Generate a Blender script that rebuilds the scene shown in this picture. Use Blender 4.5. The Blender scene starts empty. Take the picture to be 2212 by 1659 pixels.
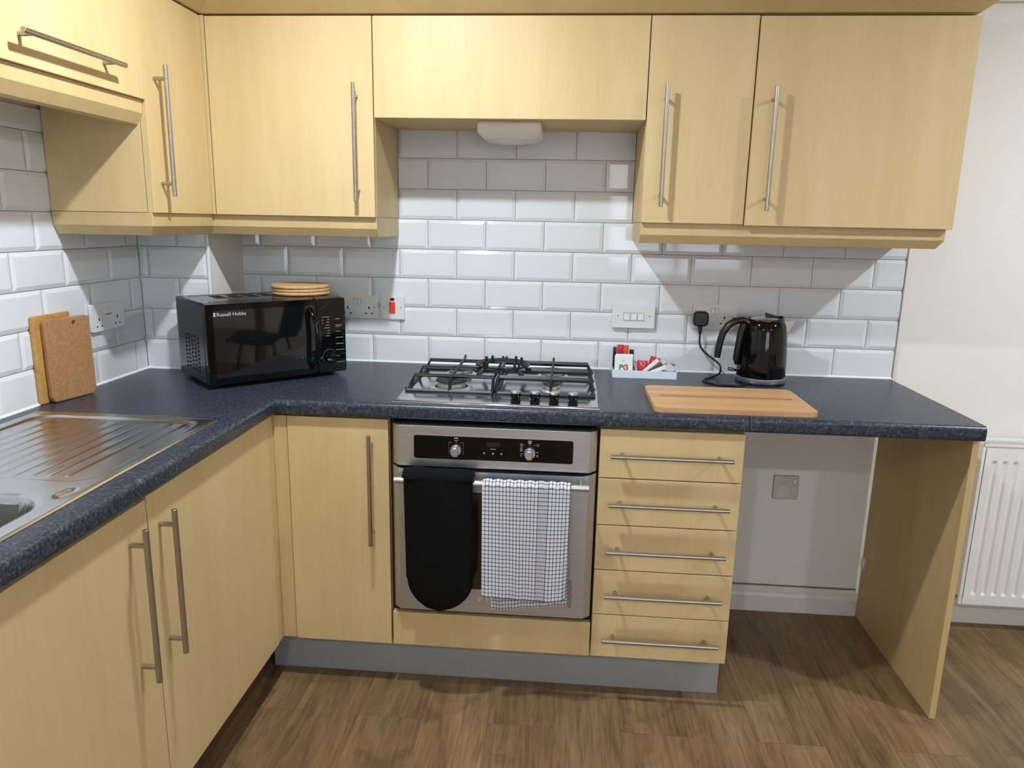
import bpy, bmesh, math, random
from mathutils import Vector, Matrix, noise
random.seed(7)
PI = math.pi
SC = bpy.context.scene
COL = SC.collection

# ---------------------------------------------------------------- camera, world, lights, exposure
YAW, PITCH, ROLL, FPX = 0.0750, 0.2171, 0.0195, 1587.6
CAM = Vector((0.6047, -2.6019, 1.4142))
def make_camera():
    cy, sy, cp, sp = math.cos(YAW), math.sin(YAW), math.cos(PITCH), math.sin(PITCH)
    F = Vector((-sy*cp, cy*cp, -sp)); R = Vector((cy, sy, 0)); U = R.cross(F)
    c, s = math.cos(ROLL), math.sin(ROLL)
    R2 = c*R + s*U; U2 = -s*R + c*U
    m = Matrix((R2, U2, -F)).transposed().to_4x4(); m.translation = CAM
    cd = bpy.data.cameras.new('camera'); cd.sensor_width = 36; cd.sensor_fit = 'HORIZONTAL'
    cd.lens = FPX/2212*36; cd.clip_start = .05; cd.clip_end = 60
    co = bpy.data.objects.new('camera', cd); COL.objects.link(co); co.matrix_world = m
    SC.camera = co
make_camera()
SC.view_settings.view_transform = 'Standard'; SC.view_settings.look = 'None'
SC.view_settings.gamma = 1; SC.view_settings.use_curve_mapping = False
SC.view_settings.exposure = 0.52
w = bpy.data.worlds.new('sky'); SC.world = w; w.use_nodes = True
w.node_tree.nodes['Background'].inputs[0].default_value = (.80, .88, 1, 1)
w.node_tree.nodes['Background'].inputs[1].default_value = 5.5
LZ = 2.285
LIGHTS = [(.11, -1.10, 18), (2.60, -1.12, 20), (.11, -3.5, 14), (2.60, -3.5, 14)]
LCOL = (0.86, .935, 1.0)
for lx, ly, lp in LIGHTS:
    ld = bpy.data.lights.new('spot_bulb_light', 'AREA'); ld.energy = lp; ld.color = LCOL; ld.shape = 'DISK'; ld.size = .075
    lo = bpy.data.objects.new('spot_bulb_light', ld); COL.objects.link(lo); lo.location = (lx, ly, LZ)

# ---------------------------------------------------------------- helpers
def s2l(c):
    return tuple((v/12.92 if v <= .04045 else ((v+.055)/1.055)**2.4) for v in c)
def rgb(r, g, b): return s2l((r/255, g/255, b/255)) + (1,)

class MB:
    def __init__(s): s.v = []; s.f = []; s.mi = []; s.m = 0; s.uv = {}
    def add(s, vs, fs):
        o = len(s.v); s.v += [tuple(p) for p in vs]
        for f in fs: s.f.append(tuple(i+o for i in f)); s.mi.append(s.m)
        return s
    def box(s, x0, x1, y0, y1, z0, z1):
        x0, x1 = sorted((x0, x1)); y0, y1 = sorted((y0, y1)); z0, z1 = sorted((z0, z1))
        return s.add([(x0,y0,z0),(x1,y0,z0),(x1,y1,z0),(x0,y1,z0),(x0,y0,z1),(x1,y0,z1),(x1,y1,z1),(x0,y1,z1)],
                     [(0,3,2,1),(4,5,6,7),(0,1,5,4),(1,2,6,5),(2,3,7,6),(3,0,4,7)])
    def loft(s, rings, cap=True, closed=True):
        n = len(rings[0]); vs = [p for r in rings for p in r]; fs = []
        for k in range(len(rings)-1):
            for i in range(n if closed else n-1):
                j = (i+1) % n
                fs.append((k*n+i, k*n+j, (k+1)*n+j, (k+1)*n+i))
        if cap: fs.append(tuple(range(n-1, -1, -1))); fs.append(tuple((len(rings)-1)*n+i for i in range(n)))
        return s.add(vs, fs)
    def lathe(s, prof, c=(0,0,0), n=40, axis='z', cap=True):
        rings = []
        for r, h in prof:
            ring = []
            for i in range(n):
                a = 2*PI*i/n; u, v = r*math.cos(a), r*math.sin(a)
                p = {'z': (u, v, h), 'y': (u, h, -v), 'x': (h, u, v)}[axis]
                ring.append((c[0]+p[0], c[1]+p[1], c[2]+p[2]))
            rings.append(ring)
        return s.loft(rings, cap)
    def cyl(s, a, b, r, n=16, r2=None): return s.tube([a, b], r, n, radii=[r, r if r2 is None else r2])
    def tube(s, path, r, n=12, radii=None, flat=None, cap=True):
        path = [Vector(p) for p in path]; rings = []
        t0 = (path[1]-path[0]).normalized(); up = Vector((0,0,1)) if abs(t0.z) < .9 else Vector((0,1,0))
        for k, p in enumerate(path):
            t = (path[min(k+1, len(path)-1)]-path[max(k-1, 0)]).normalized()
            a = t.cross(up)
            if a.length < 1e-4: a = t.cross(Vector((1,0,0)))
            a.normalize(); b = a.cross(t).normalized(); up = b
            rr = radii[k] if radii else r; fa, fb = flat if flat else (1, 1)
            rings.append([tuple(p + a*rr*fa*math.cos(2*PI*i/n) + b*rr*fb*math.sin(2*PI*i/n)) for i in range(n)])
        return s.loft(rings, cap)
    def prism(s, pts, z0, z1, ax='z'):
        def P(u, v, h): return {'z': (u, v, h), 'y': (u, h, v), 'x': (h, u, v)}[ax]
        return s.loft([[P(u, v, z0) for u, v in pts], [P(u, v, z1) for u, v in pts]])
    def build(s, name, mat, parent=None, bevel=0, smooth=False, seg=2, sub=0, weld=False, loc=None):
        me = bpy.data.meshes.new(name)
        off = Vector((0,0,0))
        if parent is not None and parent.get('_w') == 1:
            p = parent
            off = Vector(parent['_org'])
        if loc is not None: off = Vector(loc)
        me.from_pydata([tuple(Vector(p)-off) for p in s.v], [], s.f)
        for m in (mat if isinstance(mat, (list, tuple)) else [mat]): me.materials.append(m)
        for p, i in zip(me.polygons, s.mi): p.material_index = i
        bm = bmesh.new(); bm.from_mesh(me)
        if weld: bmesh.ops.remove_doubles(bm, verts=bm.verts, dist=1e-5)
        bmesh.ops.recalc_face_normals(bm, faces=bm.faces); bm.to_mesh(me); bm.free()
        if smooth:
            for p in me.polygons: p.use_smooth = True
            me.update()
            try: me.set_sharp_from_angle(angle=math.radians(38 if smooth is True else smooth))
            except Exception: pass
        o = bpy.data.objects.new(name, me); COL.objects.link(o)
        if parent is not None:
            o.parent = parent
            if parent.type == 'MESH': o['_w'] = parent.get('_w', 0); o['_org'] = parent.get('_org', (0,0,0))
            elif '_w' in parent: o['_w'] = parent['_w']; o['_org'] = parent.get('_org', (0,0,0))
        if loc is not None: o.location = loc; o['_w'] = 1; o['_org'] = loc
        if bevel:
            b = o.modifiers.new('bevel', 'BEVEL'); b.width = bevel; b.segments = seg; b.limit_method = 'ANGLE'
            b.angle_limit = math.radians(35); b.harden_normals = False
        if sub:
            b = o.modifiers.new('sub', 'SUBSURF'); b.levels = sub; b.render_levels = sub
        return o

def tag(o, label=None, cat=None, group=None, kind=None):
    if label: o['label'] = label
    if cat: o['category'] = cat
    if group: o['group'] = group
    if kind: o['kind'] = kind
    return o
def thing(name, label, cat, loc, rz=0, group=None, world=True):
    o = bpy.data.objects.new(name, None); COL.objects.link(o); o.empty_display_size = .05
    o.location = loc; o.rotation_euler = (0, 0, rz)
    o['_w'] = 1 if world else 0; o['_org'] = tuple(loc)
    return tag(o, label, cat, group)
def clone(root, loc, rot, label, group=None):
    def cp(o, par):
        c = o.copy(); COL.objects.link(c); c.parent = par
        for ch in [q for q in o.children]: cp(ch, c)
        return c
    r = cp(root, None); r.location = loc; r.rotation_euler = rot; r['label'] = label
    if group: r['group'] = group
    return r
def text_mesh(txt, size, name, mat, parent, mtx, depth=.0004, bold=0, spacing=1):
    cu = bpy.data.curves.new('txt', 'FONT'); cu.body = txt; cu.size = size; cu.extrude = depth; cu.offset = bold
    cu.space_character = spacing; cu.resolution_u = 3
    t = bpy.data.objects.new('txt', cu); COL.objects.link(t)
    dg = bpy.context.evaluated_depsgraph_get(); dg.update()
    me = bpy.data.meshes.new_from_object(t.evaluated_get(dg)); me.name = name
    bpy.data.objects.remove(t); bpy.data.curves.remove(cu)
    me.transform(mtx); me.materials.clear(); me.materials.append(mat)
    o = bpy.data.objects.new(name, me); COL.objects.link(o)
    if parent is not None:
        o.parent = parent
        if parent.get('_w') == 1: me.transform(Matrix.Translation(-Vector(parent['_org'])))
    return o
def face_y(x, y, z):   # text facing -y
    return Matrix.Translation((x, y, z)) @ Matrix.Rotation(PI/2, 4, 'X')

# ---------------------------------------------------------------- materials
def nt(name):
    m = bpy.data.materials.new(name); m.use_nodes = True
    t = m.node_tree; return m, t, t.nodes['Principled BSDF']
def plain(name, col, rough=.5, metal=0, spec=.5, coat=0, trans=0, emis=None):
    m, t, b = nt(name)
    b.inputs['Base Color'].default_value = col; b.inputs['Roughness'].default_value = rough
    b.inputs['Metallic'].default_value = metal; b.inputs['Specular IOR Level'].default_value = spec
    b.inputs['Coat Weight'].default_value = coat; b.inputs['Coat Roughness'].default_value = .03
    b.inputs['Transmission Weight'].default_value = trans
    if emis: b.inputs['Emission Color'].default_value = emis[0]; b.inputs['Emission Strength'].default_value = emis[1]
    return m
def N(t, k, **kw):
    n = t.nodes.new(k)
    for a, v in kw.items(): setattr(n, a, v)
    return n
def ramp(t, stops):
    r = N(t, 'ShaderNodeValToRGB'); e = r.color_ramp.elements
    while len(e) < len(stops): e.new(.5)
    for i, (p, c) in enumerate(stops): e[i].position = p; e[i].color = c
    return r
def coords(t, scale=(1,1,1), rot=(0,0,0), rnd=False):
    c = N(t, 'ShaderNodeTexCoord'); mp = N(t, 'ShaderNodeMapping'); mp.inputs['Scale'].default_value = scale
    mp.inputs['Rotation'].default_value = rot; t.links.new(c.outputs['Object'], mp.inputs['Vector'])
    if rnd:
        oi = N(t, 'ShaderNodeObjectInfo'); mu = N(t, 'ShaderNodeMath', operation='MULTIPLY'); mu.inputs[1].default_value = 37
        t.links.new(oi.outputs['Random'], mu.inputs[0]); cx = N(t, 'ShaderNodeCombineXYZ')
        for k in range(3): t.links.new(mu.outputs[0], cx.inputs[k])
        t.links.new(cx.outputs[0], mp.inputs['Location'])
    return mp
def noise_(t, vec, scale, detail=4, rough=.55, dist=0):
    n = N(t, 'ShaderNodeTexNoise'); n.inputs['Scale'].default_value = scale; n.inputs['Detail'].default_value = detail
    n.inputs['Roughness'].default_value = rough; n.inputs['Distortion'].default_value = dist
    t.links.new(vec.outputs[0], n.inputs['Vector']); return n
def mixc(t, mode, fac, a, b):
    m = N(t, 'ShaderNodeMix', data_type='RGBA', blend_type=mode)
    if isinstance(fac, (int, float)): m.inputs[0].default_value = fac
    else: t.links.new(fac, m.inputs[0])
    for i, v in ((6, a), (7, b)):
        if isinstance(v, tuple): m.inputs[i].default_value = v
        else: t.links.new(v, m.inputs[i])
    return m.outputs[2]
def bump(t, b, h, strength=.2, dist=.001):
    n = N(t, 'ShaderNodeBump'); n.inputs['Strength'].default_value = strength; n.inputs['Distance'].default_value = dist
    t.links.new(h, n.inputs['Height']); t.links.new(n.outputs[0], b.inputs['Normal'])

def maple(name, c0, c1, c2, rough=.50, vscale=(7, 7, .9)):
    m, t, b = nt(name)
    mp = coords(t, vscale, rnd=True); n1 = noise_(t, mp, 1.0, 5, .6, .6)
    r = ramp(t, [(.30, c0), (.5, c1), (.72, c2)]); t.links.new(n1.outputs[0], r.inputs[0])
    mp2 = coords(t, (160, 160, 6), rnd=True); n2 = noise_(t, mp2, 1.0, 3, .5)
    r2 = ramp(t, [(.3, (.955, .95, .94, 1)), (.7, (1.0, 1.0, 1.0, 1))]); t.links.new(n2.outputs[0], r2.inputs[0])
    t.links.new(mixc(t, 'MULTIPLY', 1.0, r.outputs[0], r2.outputs[0]), b.inputs['Base Color'])
    b.inputs['Roughness'].default_value = rough; b.inputs['Specular IOR Level'].default_value = .55
    return m
M = {}
M['maple'] = maple('maple_veneer', rgb(208,180,128), rgb(214,187,136), rgb(218,193,144))
M['maple_edge'] = maple('maple_edge', rgb(198,170,118), rgb(205,178,126), rgb(211,185,134), .45)
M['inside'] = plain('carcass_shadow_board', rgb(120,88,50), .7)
M['steel'] = None
def brushed(name, col, rough, axis='x', sc=300):
    m, t, b = nt(name); b.inputs['Metallic'].default_value = 1
    sx = {'x': (2, sc, sc), 'z': (sc, sc, 2)}[axis]
    mp = coords(t, sx); n = noise_(t, mp, 1, 3, .6)
    r = ramp(t, [(.3, tuple(v*.88 for v in col[:3])+(1,)), (.7, col)]); t.links.new(n.outputs[0], r.inputs[0])
    t.links.new(r.outputs[0], b.inputs['Base Color'])
    mr = N(t, 'ShaderNodeMapRange'); mr.inputs[3].default_value = rough*.8; mr.inputs[4].default_value = rough*1.25
    t.links.new(n.outputs[0], mr.inputs[0]); t.links.new(mr.outputs[0], b.inputs['Roughness'])
    bump(t, b, n.outputs[0], .04, .0005)
    return m
M['steel'] = brushed('brushed_steel', rgb(212,214,218), .36)
M['handle'] = brushed('brushed_nickel_handle', rgb(184,178,170), .30)
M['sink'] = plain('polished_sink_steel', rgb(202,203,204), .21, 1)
M['hobsteel'] = plain('polished_hob_steel', rgb(206,209,214), .16, 1)
M['chrome'] = plain('chrome', rgb(225,225,228), .08, 1)
M['steelcap'] = plain('satin_steel_cap', rgb(215,215,216), .3, 1)
M['iron'] = plain('cast_iron_enamel', rgb(30,31,34), .45)
M['burnercap'] = plain('burner_cap_enamel', rgb(42,42,44), .5)
M['alu'] = plain('cast_aluminium', rgb(205,204,200), .4, .8)
M['blackgloss'] = plain('gloss_black_plastic', rgb(6,6,7), .07, 0, .38)
M['blackglass'] = plain('black_glass', rgb(9,9,10), .06, 0, .3)
M['blacksatin'] = plain('satin_black_plastic', rgb(15,15,16), .35)
M['mwbody'] = plain('microwave_shell_black', rgb(17,17,19), .18)
M['blackmatt'] = plain('black_rubber', rgb(14,14,15), .6)
M['void'] = plain('dark_gap', rgb(10,9,8), .9)
M['white'] = plain('white_gloss_plastic', rgb(226,226,226), .3)
M['whitehood'] = plain('white_aged_plastic', rgb(232,226,212), .3)
M['radwhite'] = plain('radiator_enamel', rgb(236,234,231), .35)
M['paintw'] = plain('white_gloss_paint', rgb(228,223,214), .4)
M['red'] = plain('red_neon_rocker', rgb(235,70,30), .3)
M['print'] = plain('pale_print', rgb(190,190,190), .5)
M['printdim'] = plain('dim_print', rgb(105,105,105), .5)
M['plinth'] = plain('grey_plinth_laminate', rgb(160,162,160), .42, .2)
M['plinthb'] = plain('shaded_brown_plinth', rgb(86,62,44), .5)  # brown plinth of the left run, its shadow put into the colour
M['seal'] = plain('white_silicone', rgb(232,236,240), .4)
M['tile'] = plain('white_glazed_tile', rgb(224,226,229), .06, 0, .5)
M['grout'] = plain('grey_grout', rgb(160,152,138), .8)
M['tea_white'] = plain('white_paper', rgb(235,236,236), .6)
M['tea_red'] = plain('red_foil', rgb(190,26,36), .35)
M['tea_green'] = plain('green_ink', rgb(20,110,70), .6)
M['tea_redink'] = plain('red_ink', rgb(200,40,50), .6)
M['tea_black'] = plain('black_foil', rgb(25,22,28), .35)
M['tea_brown'] = plain('brown_print', rgb(95,70,50), .5)
M['tea_orange'] = plain('orange_foil', rgb(205,80,45), .4)
M['cream'] = plain('milk_pot_plastic', rgb(228,216,205), .35)
M['foil'] = plain('pale_blue_foil', rgb(200,212,224), .3, .25)
M['tray'] = plain('white_tray_plastic', rgb(222,230,240), .35)
M['bulb'] = plain('bulb_glow', (1,1,1,1), .5, emis=((.95,.97,1,1), 25))

def wall_paint(name, col):
    m, t, b = nt(name); mp = coords(t); n = noise_(t, mp, 90, 4)
    n2 = noise_(t, mp, 1.3, 3)
    r = ramp(t, [(.3, tuple(v*.96 for v in col[:3])+(1,)), (.7, col)]); t.links.new(n2.outputs[0], r.inputs[0])
    t.links.new(r.outputs[0], b.inputs['Base Color']); b.inputs['Roughness'].default_value = .75
    bump(t, b, n.outputs[0], .08, .0008); return m
M['wall'] = wall_paint('white_emulsion', rgb(236,232,225))
M['ceil'] = wall_paint('ceiling_emulsion', rgb(226,222,214))

def worktop_mat():
    m, t, b = nt('speckled_slate_laminate')
    mp = coords(t); n1 = noise_(t, mp, 150, 4, .75); n2 = noise_(t, mp, 60, 5, .75); n3 = noise_(t, mp, 9, 3)
    r1 = ramp(t, [(.36, rgb(27,30,37)), (.50, rgb(52,58,70)), (.62, rgb(80,88,103)), (.72, rgb(152,157,168))]); t.links.new(n1.outputs[0], r1.inputs[0])
    r2 = ramp(t, [(.36, (.50,.50,.52,1)), (.55, (1,1,1,1))]); t.links.new(n2.outputs[0], r2.inputs[0])
    c = mixc(t, 'MULTIPLY', .8, r1.outputs[0], r2.outputs[0])
    r3 = ramp(t, [(.35, (.85,.87,.92,1)), (.65, (1,1,1,1))]); t.links.new(n3.outputs[0], r3.inputs[0])
    t.links.new(mixc(t, 'MULTIPLY', 1, c, r3.outputs[0]), b.inputs['Base Color'])
    b.inputs['Roughness'].default_value = .33; bump(t, b, n2.outputs[0], .10, .0006)
    return m
M['worktop'] = worktop_mat()

def floor_mat():
    m, t, b = nt('oak_laminate_planks')
    mp = coords(t, (1,1,1), (0,0,PI/2)); mp.inputs['Location'].default_value = (.47, .156, 0)
    br = N(t, 'ShaderNodeTexBrick'); br.offset = .37; br.offset_frequency = 2
    br.inputs['Scale'].default_value = 1; br.inputs['Brick Width'].default_value = 1.22; br.inputs['Row Height'].default_value = .19
    br.inputs['Mortar Size'].default_value = .0006; br.inputs['Mortar Smooth'].default_value = .1
    br.inputs['Color1'].default_value = (0,0,0,1); br.inputs['Color2'].default_value = (1,1,1,1); br.inputs['Mortar'].default_value = (.5,.5,.5,1)
    t.links.new(mp.outputs[0], br.inputs['Vector'])
    sh = N(t, 'ShaderNodeVectorMath', operation='SCALE'); sh.inputs['Scale'].default_value = 9.0
    t.links.new(br.outputs['Color'], sh.inputs[0])
    ad = N(t, 'ShaderNodeVectorMath', operation='ADD'); t.links.new(coords(t).outputs[0], ad.inputs[0]); t.links.new(sh.outputs[0], ad.inputs[1])
    def sub(scale, det, vs, dist=0):
        q = N(t, 'ShaderNodeMapping'); q.inputs['Scale'].default_value = vs; t.links.new(ad.outputs[0], q.inputs[0])
        return noise_(t, q, scale, det, .62, dist)
    a = sub(1, 6, (9, 1.1, 1), 1.2); bnd = sub(1, 3, (4.5, .8, 1), .5); fine = sub(1, 5, (110, 7, 1)); bl = sub(1, 5, (7, 5, 1), .8); med = sub(1, 5, (34, 3.2, 1), .6)
    r = ramp(t, [(.28, rgb(112,88,58)), (.46, rgb(137,110,77)), (.62, rgb(150,124,90)), (.8, rgb(162,138,104))]); t.links.new(a.outputs[0], r.inputs[0])
    rb = ramp(t, [(.35, (.78,.77,.76,1)), (.65, (1.0,1.0,1.0,1))]); t.links.new(bnd.outputs[0], rb.inputs[0])
    rf = ramp(t, [(.36, (.62,.59,.56,1)), (.52, (1,1,1,1)), (.7, (1.1,1.1,1.1,1))]); t.links.new(fine.outputs[0], rf.inputs[0])
    rm = ramp(t, [(.3, (.84,.81,.78,1)), (.5, (1,1,1,1)), (.72, (1.10,1.09,1.07,1))]); t.links.new(med.outputs[0], rm.inputs[0])
    rl = ramp(t, [(.30, (.60,.55,.52,1)), (.44, (1,1,1,1))]); t.links.new(bl.outputs[0], rl.inputs[0])
    rp = ramp(t, [(0, (.86,.84,.80,1)), (1, (1.05,1.02,1.0,1))]); t.links.new(br.outputs['Color'], rp.inputs[0])
    c = mixc(t, 'MULTIPLY', 1, r.outputs[0], rb.outputs[0]); c = mixc(t, 'MULTIPLY', .8, c, rf.outputs[0])
    c = mixc(t, 'MULTIPLY', .85, c, rl.outputs[0]); c = mixc(t, 'MULTIPLY', 1, c, rm.outputs[0]); c = mixc(t, 'MULTIPLY', 1, c, rp.outputs[0])
    c = mixc(t, 'MIX', br.outputs['Fac'], c, rgb(88,66,44))
    t.links.new(c, b.inputs['Base Color']); b.inputs['Roughness'].default_value = .42
    bump(t, b, fine.outputs[0], .12, .0005); return m
M['floor'] = floor_mat()

def cork_mat(name, base, dark, light):
    m, t, b = nt(name); mp = coords(t); n1 = noise_(t, mp, 260, 3, .7); n2 = noise_(t, mp, 60, 4, .7)
    r = ramp(t, [(.3, dark), (.5, base), (.72, light)]); t.links.new(n1.outputs[0], r.inputs[0])
    r2 = ramp(t, [(.33, (.88,.85,.82,1)), (.6, (1,1,1,1))]); t.links.new(n2.outputs[0], r2.inputs[0])
    t.links.new(mixc(t, 'MULTIPLY', 1, r.outputs[0], r2.outputs[0]), b.inputs['Base Color'])
    b.inputs['Roughness'].default_value = .85; bump(t, b, n1.outputs[0], .3, .001); return m
M['cork'] = cork_mat('cork_brown', rgb(172,126,84), rgb(154,108,68), rgb(188,144,100))
M['corklight'] = cork_mat('cork_tan', rgb(212,172,120), rgb(184,138,88), rgb(226,192,144))
def board_mat(name, cols, ax, width):
    m, t, b = nt(name); sc = {'x': (2, 60, 60), 'z': (60, 60, 2)}[ax]
    mp = coords(t, sc); n = noise_(t, mp, 1, 4, .6, .5)
    r = ramp(t, [(.3, cols[0]), (.5, cols[1]), (.75, cols[2])]); t.links.new(n.outputs[0], r.inputs[0])
    br = N(t, 'ShaderNodeTexBrick'); br.inputs['Scale'].default_value = 1; br.inputs['Brick Width'].default_value = .9
    br.inputs['Row Height'].default_value = width; br.inputs['Mortar Size'].default_value = 0
    br.inputs['Color1'].default_value = (.86,.83,.80,1); br.inputs['Color2'].default_value = (1,1,1,1)
    t.links.new(coords(t).outputs[0], br.inputs['Vector'])
    t.links.new(mixc(t, 'MULTIPLY', 1, r.outputs[0], br.outputs[0]), b.inputs['Base Color']); b.inputs['Roughness'].default_value = .5
    return m
M['board'] = board_mat('beech_board', (rgb(196,148,100), rgb(210,166,118), rgb(222,182,136)), 'x', .042)
M['bamboo'] = board_mat('bamboo_board', (rgb(186,138,70), rgb(205,158,88), rgb(216,172,104)), 'z', .2)
def fabric(name, col, rough=.9):
    m, t, b = nt(name); n = noise_(t, coords(t), 900, 2)
    b.inputs['Base Color'].default_value = col; b.inputs['Roughness'].default_value = rough
    b.inputs['Specular IOR Level'].default_value = .15; bump(t, b, n.outputs[0], .3, .0006); return m
M['glove'] = fabric('black_cotton', rgb(14,14,15))
def check_mat():
    m, t, b = nt('checked_cotton'); uv = N(t, 'ShaderNodeUVMap'); sp = N(t, 'ShaderNodeSeparateXYZ'); t.links.new(uv.outputs[0], sp.inputs[0])
    def line(src, pitch, wid):
        d = N(t, 'ShaderNodeMath', operation='DIVIDE'); d.inputs[1].default_value = pitch; t.links.new(src, d.inputs[0])
        f = N(t, 'ShaderNodeMath', operation='FRACT'); t.links.new(d.outputs[0], f.inputs[0])
        l = N(t, 'ShaderNodeMath', operation='LESS_THAN'); l.inputs[1].default_value = wid; t.links.new(f.outputs[0], l.inputs[0]); return l.outputs[0]
    def band(src, a, bb):
        g = N(t, 'ShaderNodeMath', operation='GREATER_THAN'); g.inputs[1].default_value = a; t.links.new(src, g.inputs[0])
        l = N(t, 'ShaderNodeMath', operation='LESS_THAN'); l.inputs[1].default_value = bb; t.links.new(src, l.inputs[0])
        q = N(t, 'ShaderNodeMath', operation='MULTIPLY'); t.links.new(g.outputs[0], q.inputs[0]); t.links.new(l.outputs[0], q.inputs[1]); return q.outputs[0]
    lx = line(sp.outputs[0], .0098, .27); ly = line(sp.outputs[1], .0118, .24)
    lc = line(sp.outputs[0], .0042, .38); bd = band(sp.outputs[0], .160, .186)
    q = N(t, 'ShaderNodeMath', operation='MULTIPLY'); t.links.new(lc, q.inputs[0]); t.links.new(bd, q.inputs[1])
    inv = N(t, 'ShaderNodeMath', operation='SUBTRACT'); inv.inputs[0].default_value = 1; t.links.new(bd, inv.inputs[1])
    lx2 = N(t, 'ShaderNodeMath', operation='MULTIPLY'); t.links.new(lx, lx2.inputs[0]); t.links.new(inv.outputs[0], lx2.inputs[1])
    sx = N(t, 'ShaderNodeMath', operation='MAXIMUM'); t.links.new(lx2.outputs[0], sx.inputs[0]); t.links.new(q.outputs[0], sx.inputs[1])
    mu = N(t, 'ShaderNodeMath', operation='ADD'); t.links.new(sx.outputs[0], mu.inputs[0]); t.links.new(ly, mu.inputs[1])
    ml = N(t, 'ShaderNodeMath', operation='MULTIPLY'); ml.inputs[1].default_value = .5; t.links.new(mu.outputs[0], ml.inputs[0])
    r = ramp(t, [(0, rgb(222,219,224)), (.5, rgb(132,137,150)), (1, rgb(56,60,72))]); t.links.new(ml.outputs[0], r.inputs[0])
    t.links.new(r.outputs[0], b.inputs['Base Color']); b.inputs['Roughness'].default_value = .9; b.inputs['Specular IOR Level'].default_value = .1
    return m
M['check'] = check_mat()
def oven_glass():
    m, t, b = nt('oven_window_glass'); b.inputs['Base Color'].default_value = rgb(58,46,30); b.inputs['Roughness'].default_value = .08
    return m
M['ovenglass'] = oven_glass()

# ---------------------------------------------------------------- key dimensions (metres)
XL = -.8153; WT = .9054; WB = .8628; YB = -.6082; YW = -.3126; YN = -.6234
ZB, ZT, ZH = 1.4196, 1.9993, 1.7122
XB = -.2373      # left run door faces
XW = -.5199      # left wall unit door faces
YS = -.6441      # side panel of the tall left unit
BX, BY = -.575, -.248   # pipe boxing corner
TP, TQ, TX, TZ = .2042, .1029, .1023, 1.0053
CEIL = 2.32

# ---------------------------------------------------------------- room shell
def struct(o): o['kind'] = 'structure'; return o
X1, Y1 = 4.3, -5.0
struct(MB().box(XL-.12, X1+.1, Y1-.1, .11, -.1, 0).build('floor', M['floor']))
struct(MB().box(XL-.12, X1+.1, Y1-.1, .11, CEIL, CEIL+.1).build('ceiling', M['ceil']))
struct(MB().box(XL-.12, X1+.1, .010, .11, 0, CEIL).build('wall_back', M['wall']))
struct(MB().box(XL-.12, XL-.010, Y1-.1, .010, 0, CEIL).build('wall_left', M['wall']))
struct(MB().box(X1, X1+.1, Y1-.1, .010, 0, CEIL).build('wall_right', M['wall']))
WX0, WX1, WZ0, WZ1 = .95, 2.35, .9, 2.05
wf = MB(); wf.box(XL-.010, WX0, Y1-.1, Y1, 0, CEIL); wf.box(WX1, X1, Y1-.1, Y1, 0, CEIL); wf.box(WX0, WX1, Y1-.1, Y1, 0, WZ0); wf.box(WX0, WX1, Y1-.1, Y1, WZ1, CEIL)
struct(wf.build('wall_front', M['wall']))
wn = MB(); g = .05
wn.box(WX0, WX1, Y1-.08, Y1-.02, WZ0, WZ0+g); wn.box(WX0, WX1, Y1-.08, Y1-.02, WZ1-g, WZ1)
for xx in (WX0, (WX0+WX1)/2-g/2, WX1-g): wn.box(xx, xx+g, Y1-.08, Y1-.02, WZ0+g, WZ1-g)
win = struct(wn.build('window_1', M['paintw'], bevel=.004))
mg, tg, bg = nt('window_pane_glass'); bg.inputs['Transmission Weight'].default_value = 1; bg.inputs['Roughness'].default_value = 0; bg.inputs['IOR'].default_value = 1.01
MB().box(WX0+g, (WX0+WX1)/2-g/2, Y1-.053, Y1-.047, WZ0+g, WZ1-g).build('pane', mg, win)
MB().box((WX0+WX1)/2+g/2, WX1-g, Y1-.053, Y1-.047, WZ0+g, WZ1-g).build('pane', mg, win)
# pipe boxing in the corner
struct(MB().box(XL-.010, BX, BY+.009, .010, WT, ZB+.4).build('trim_1', M['wall']))
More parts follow.
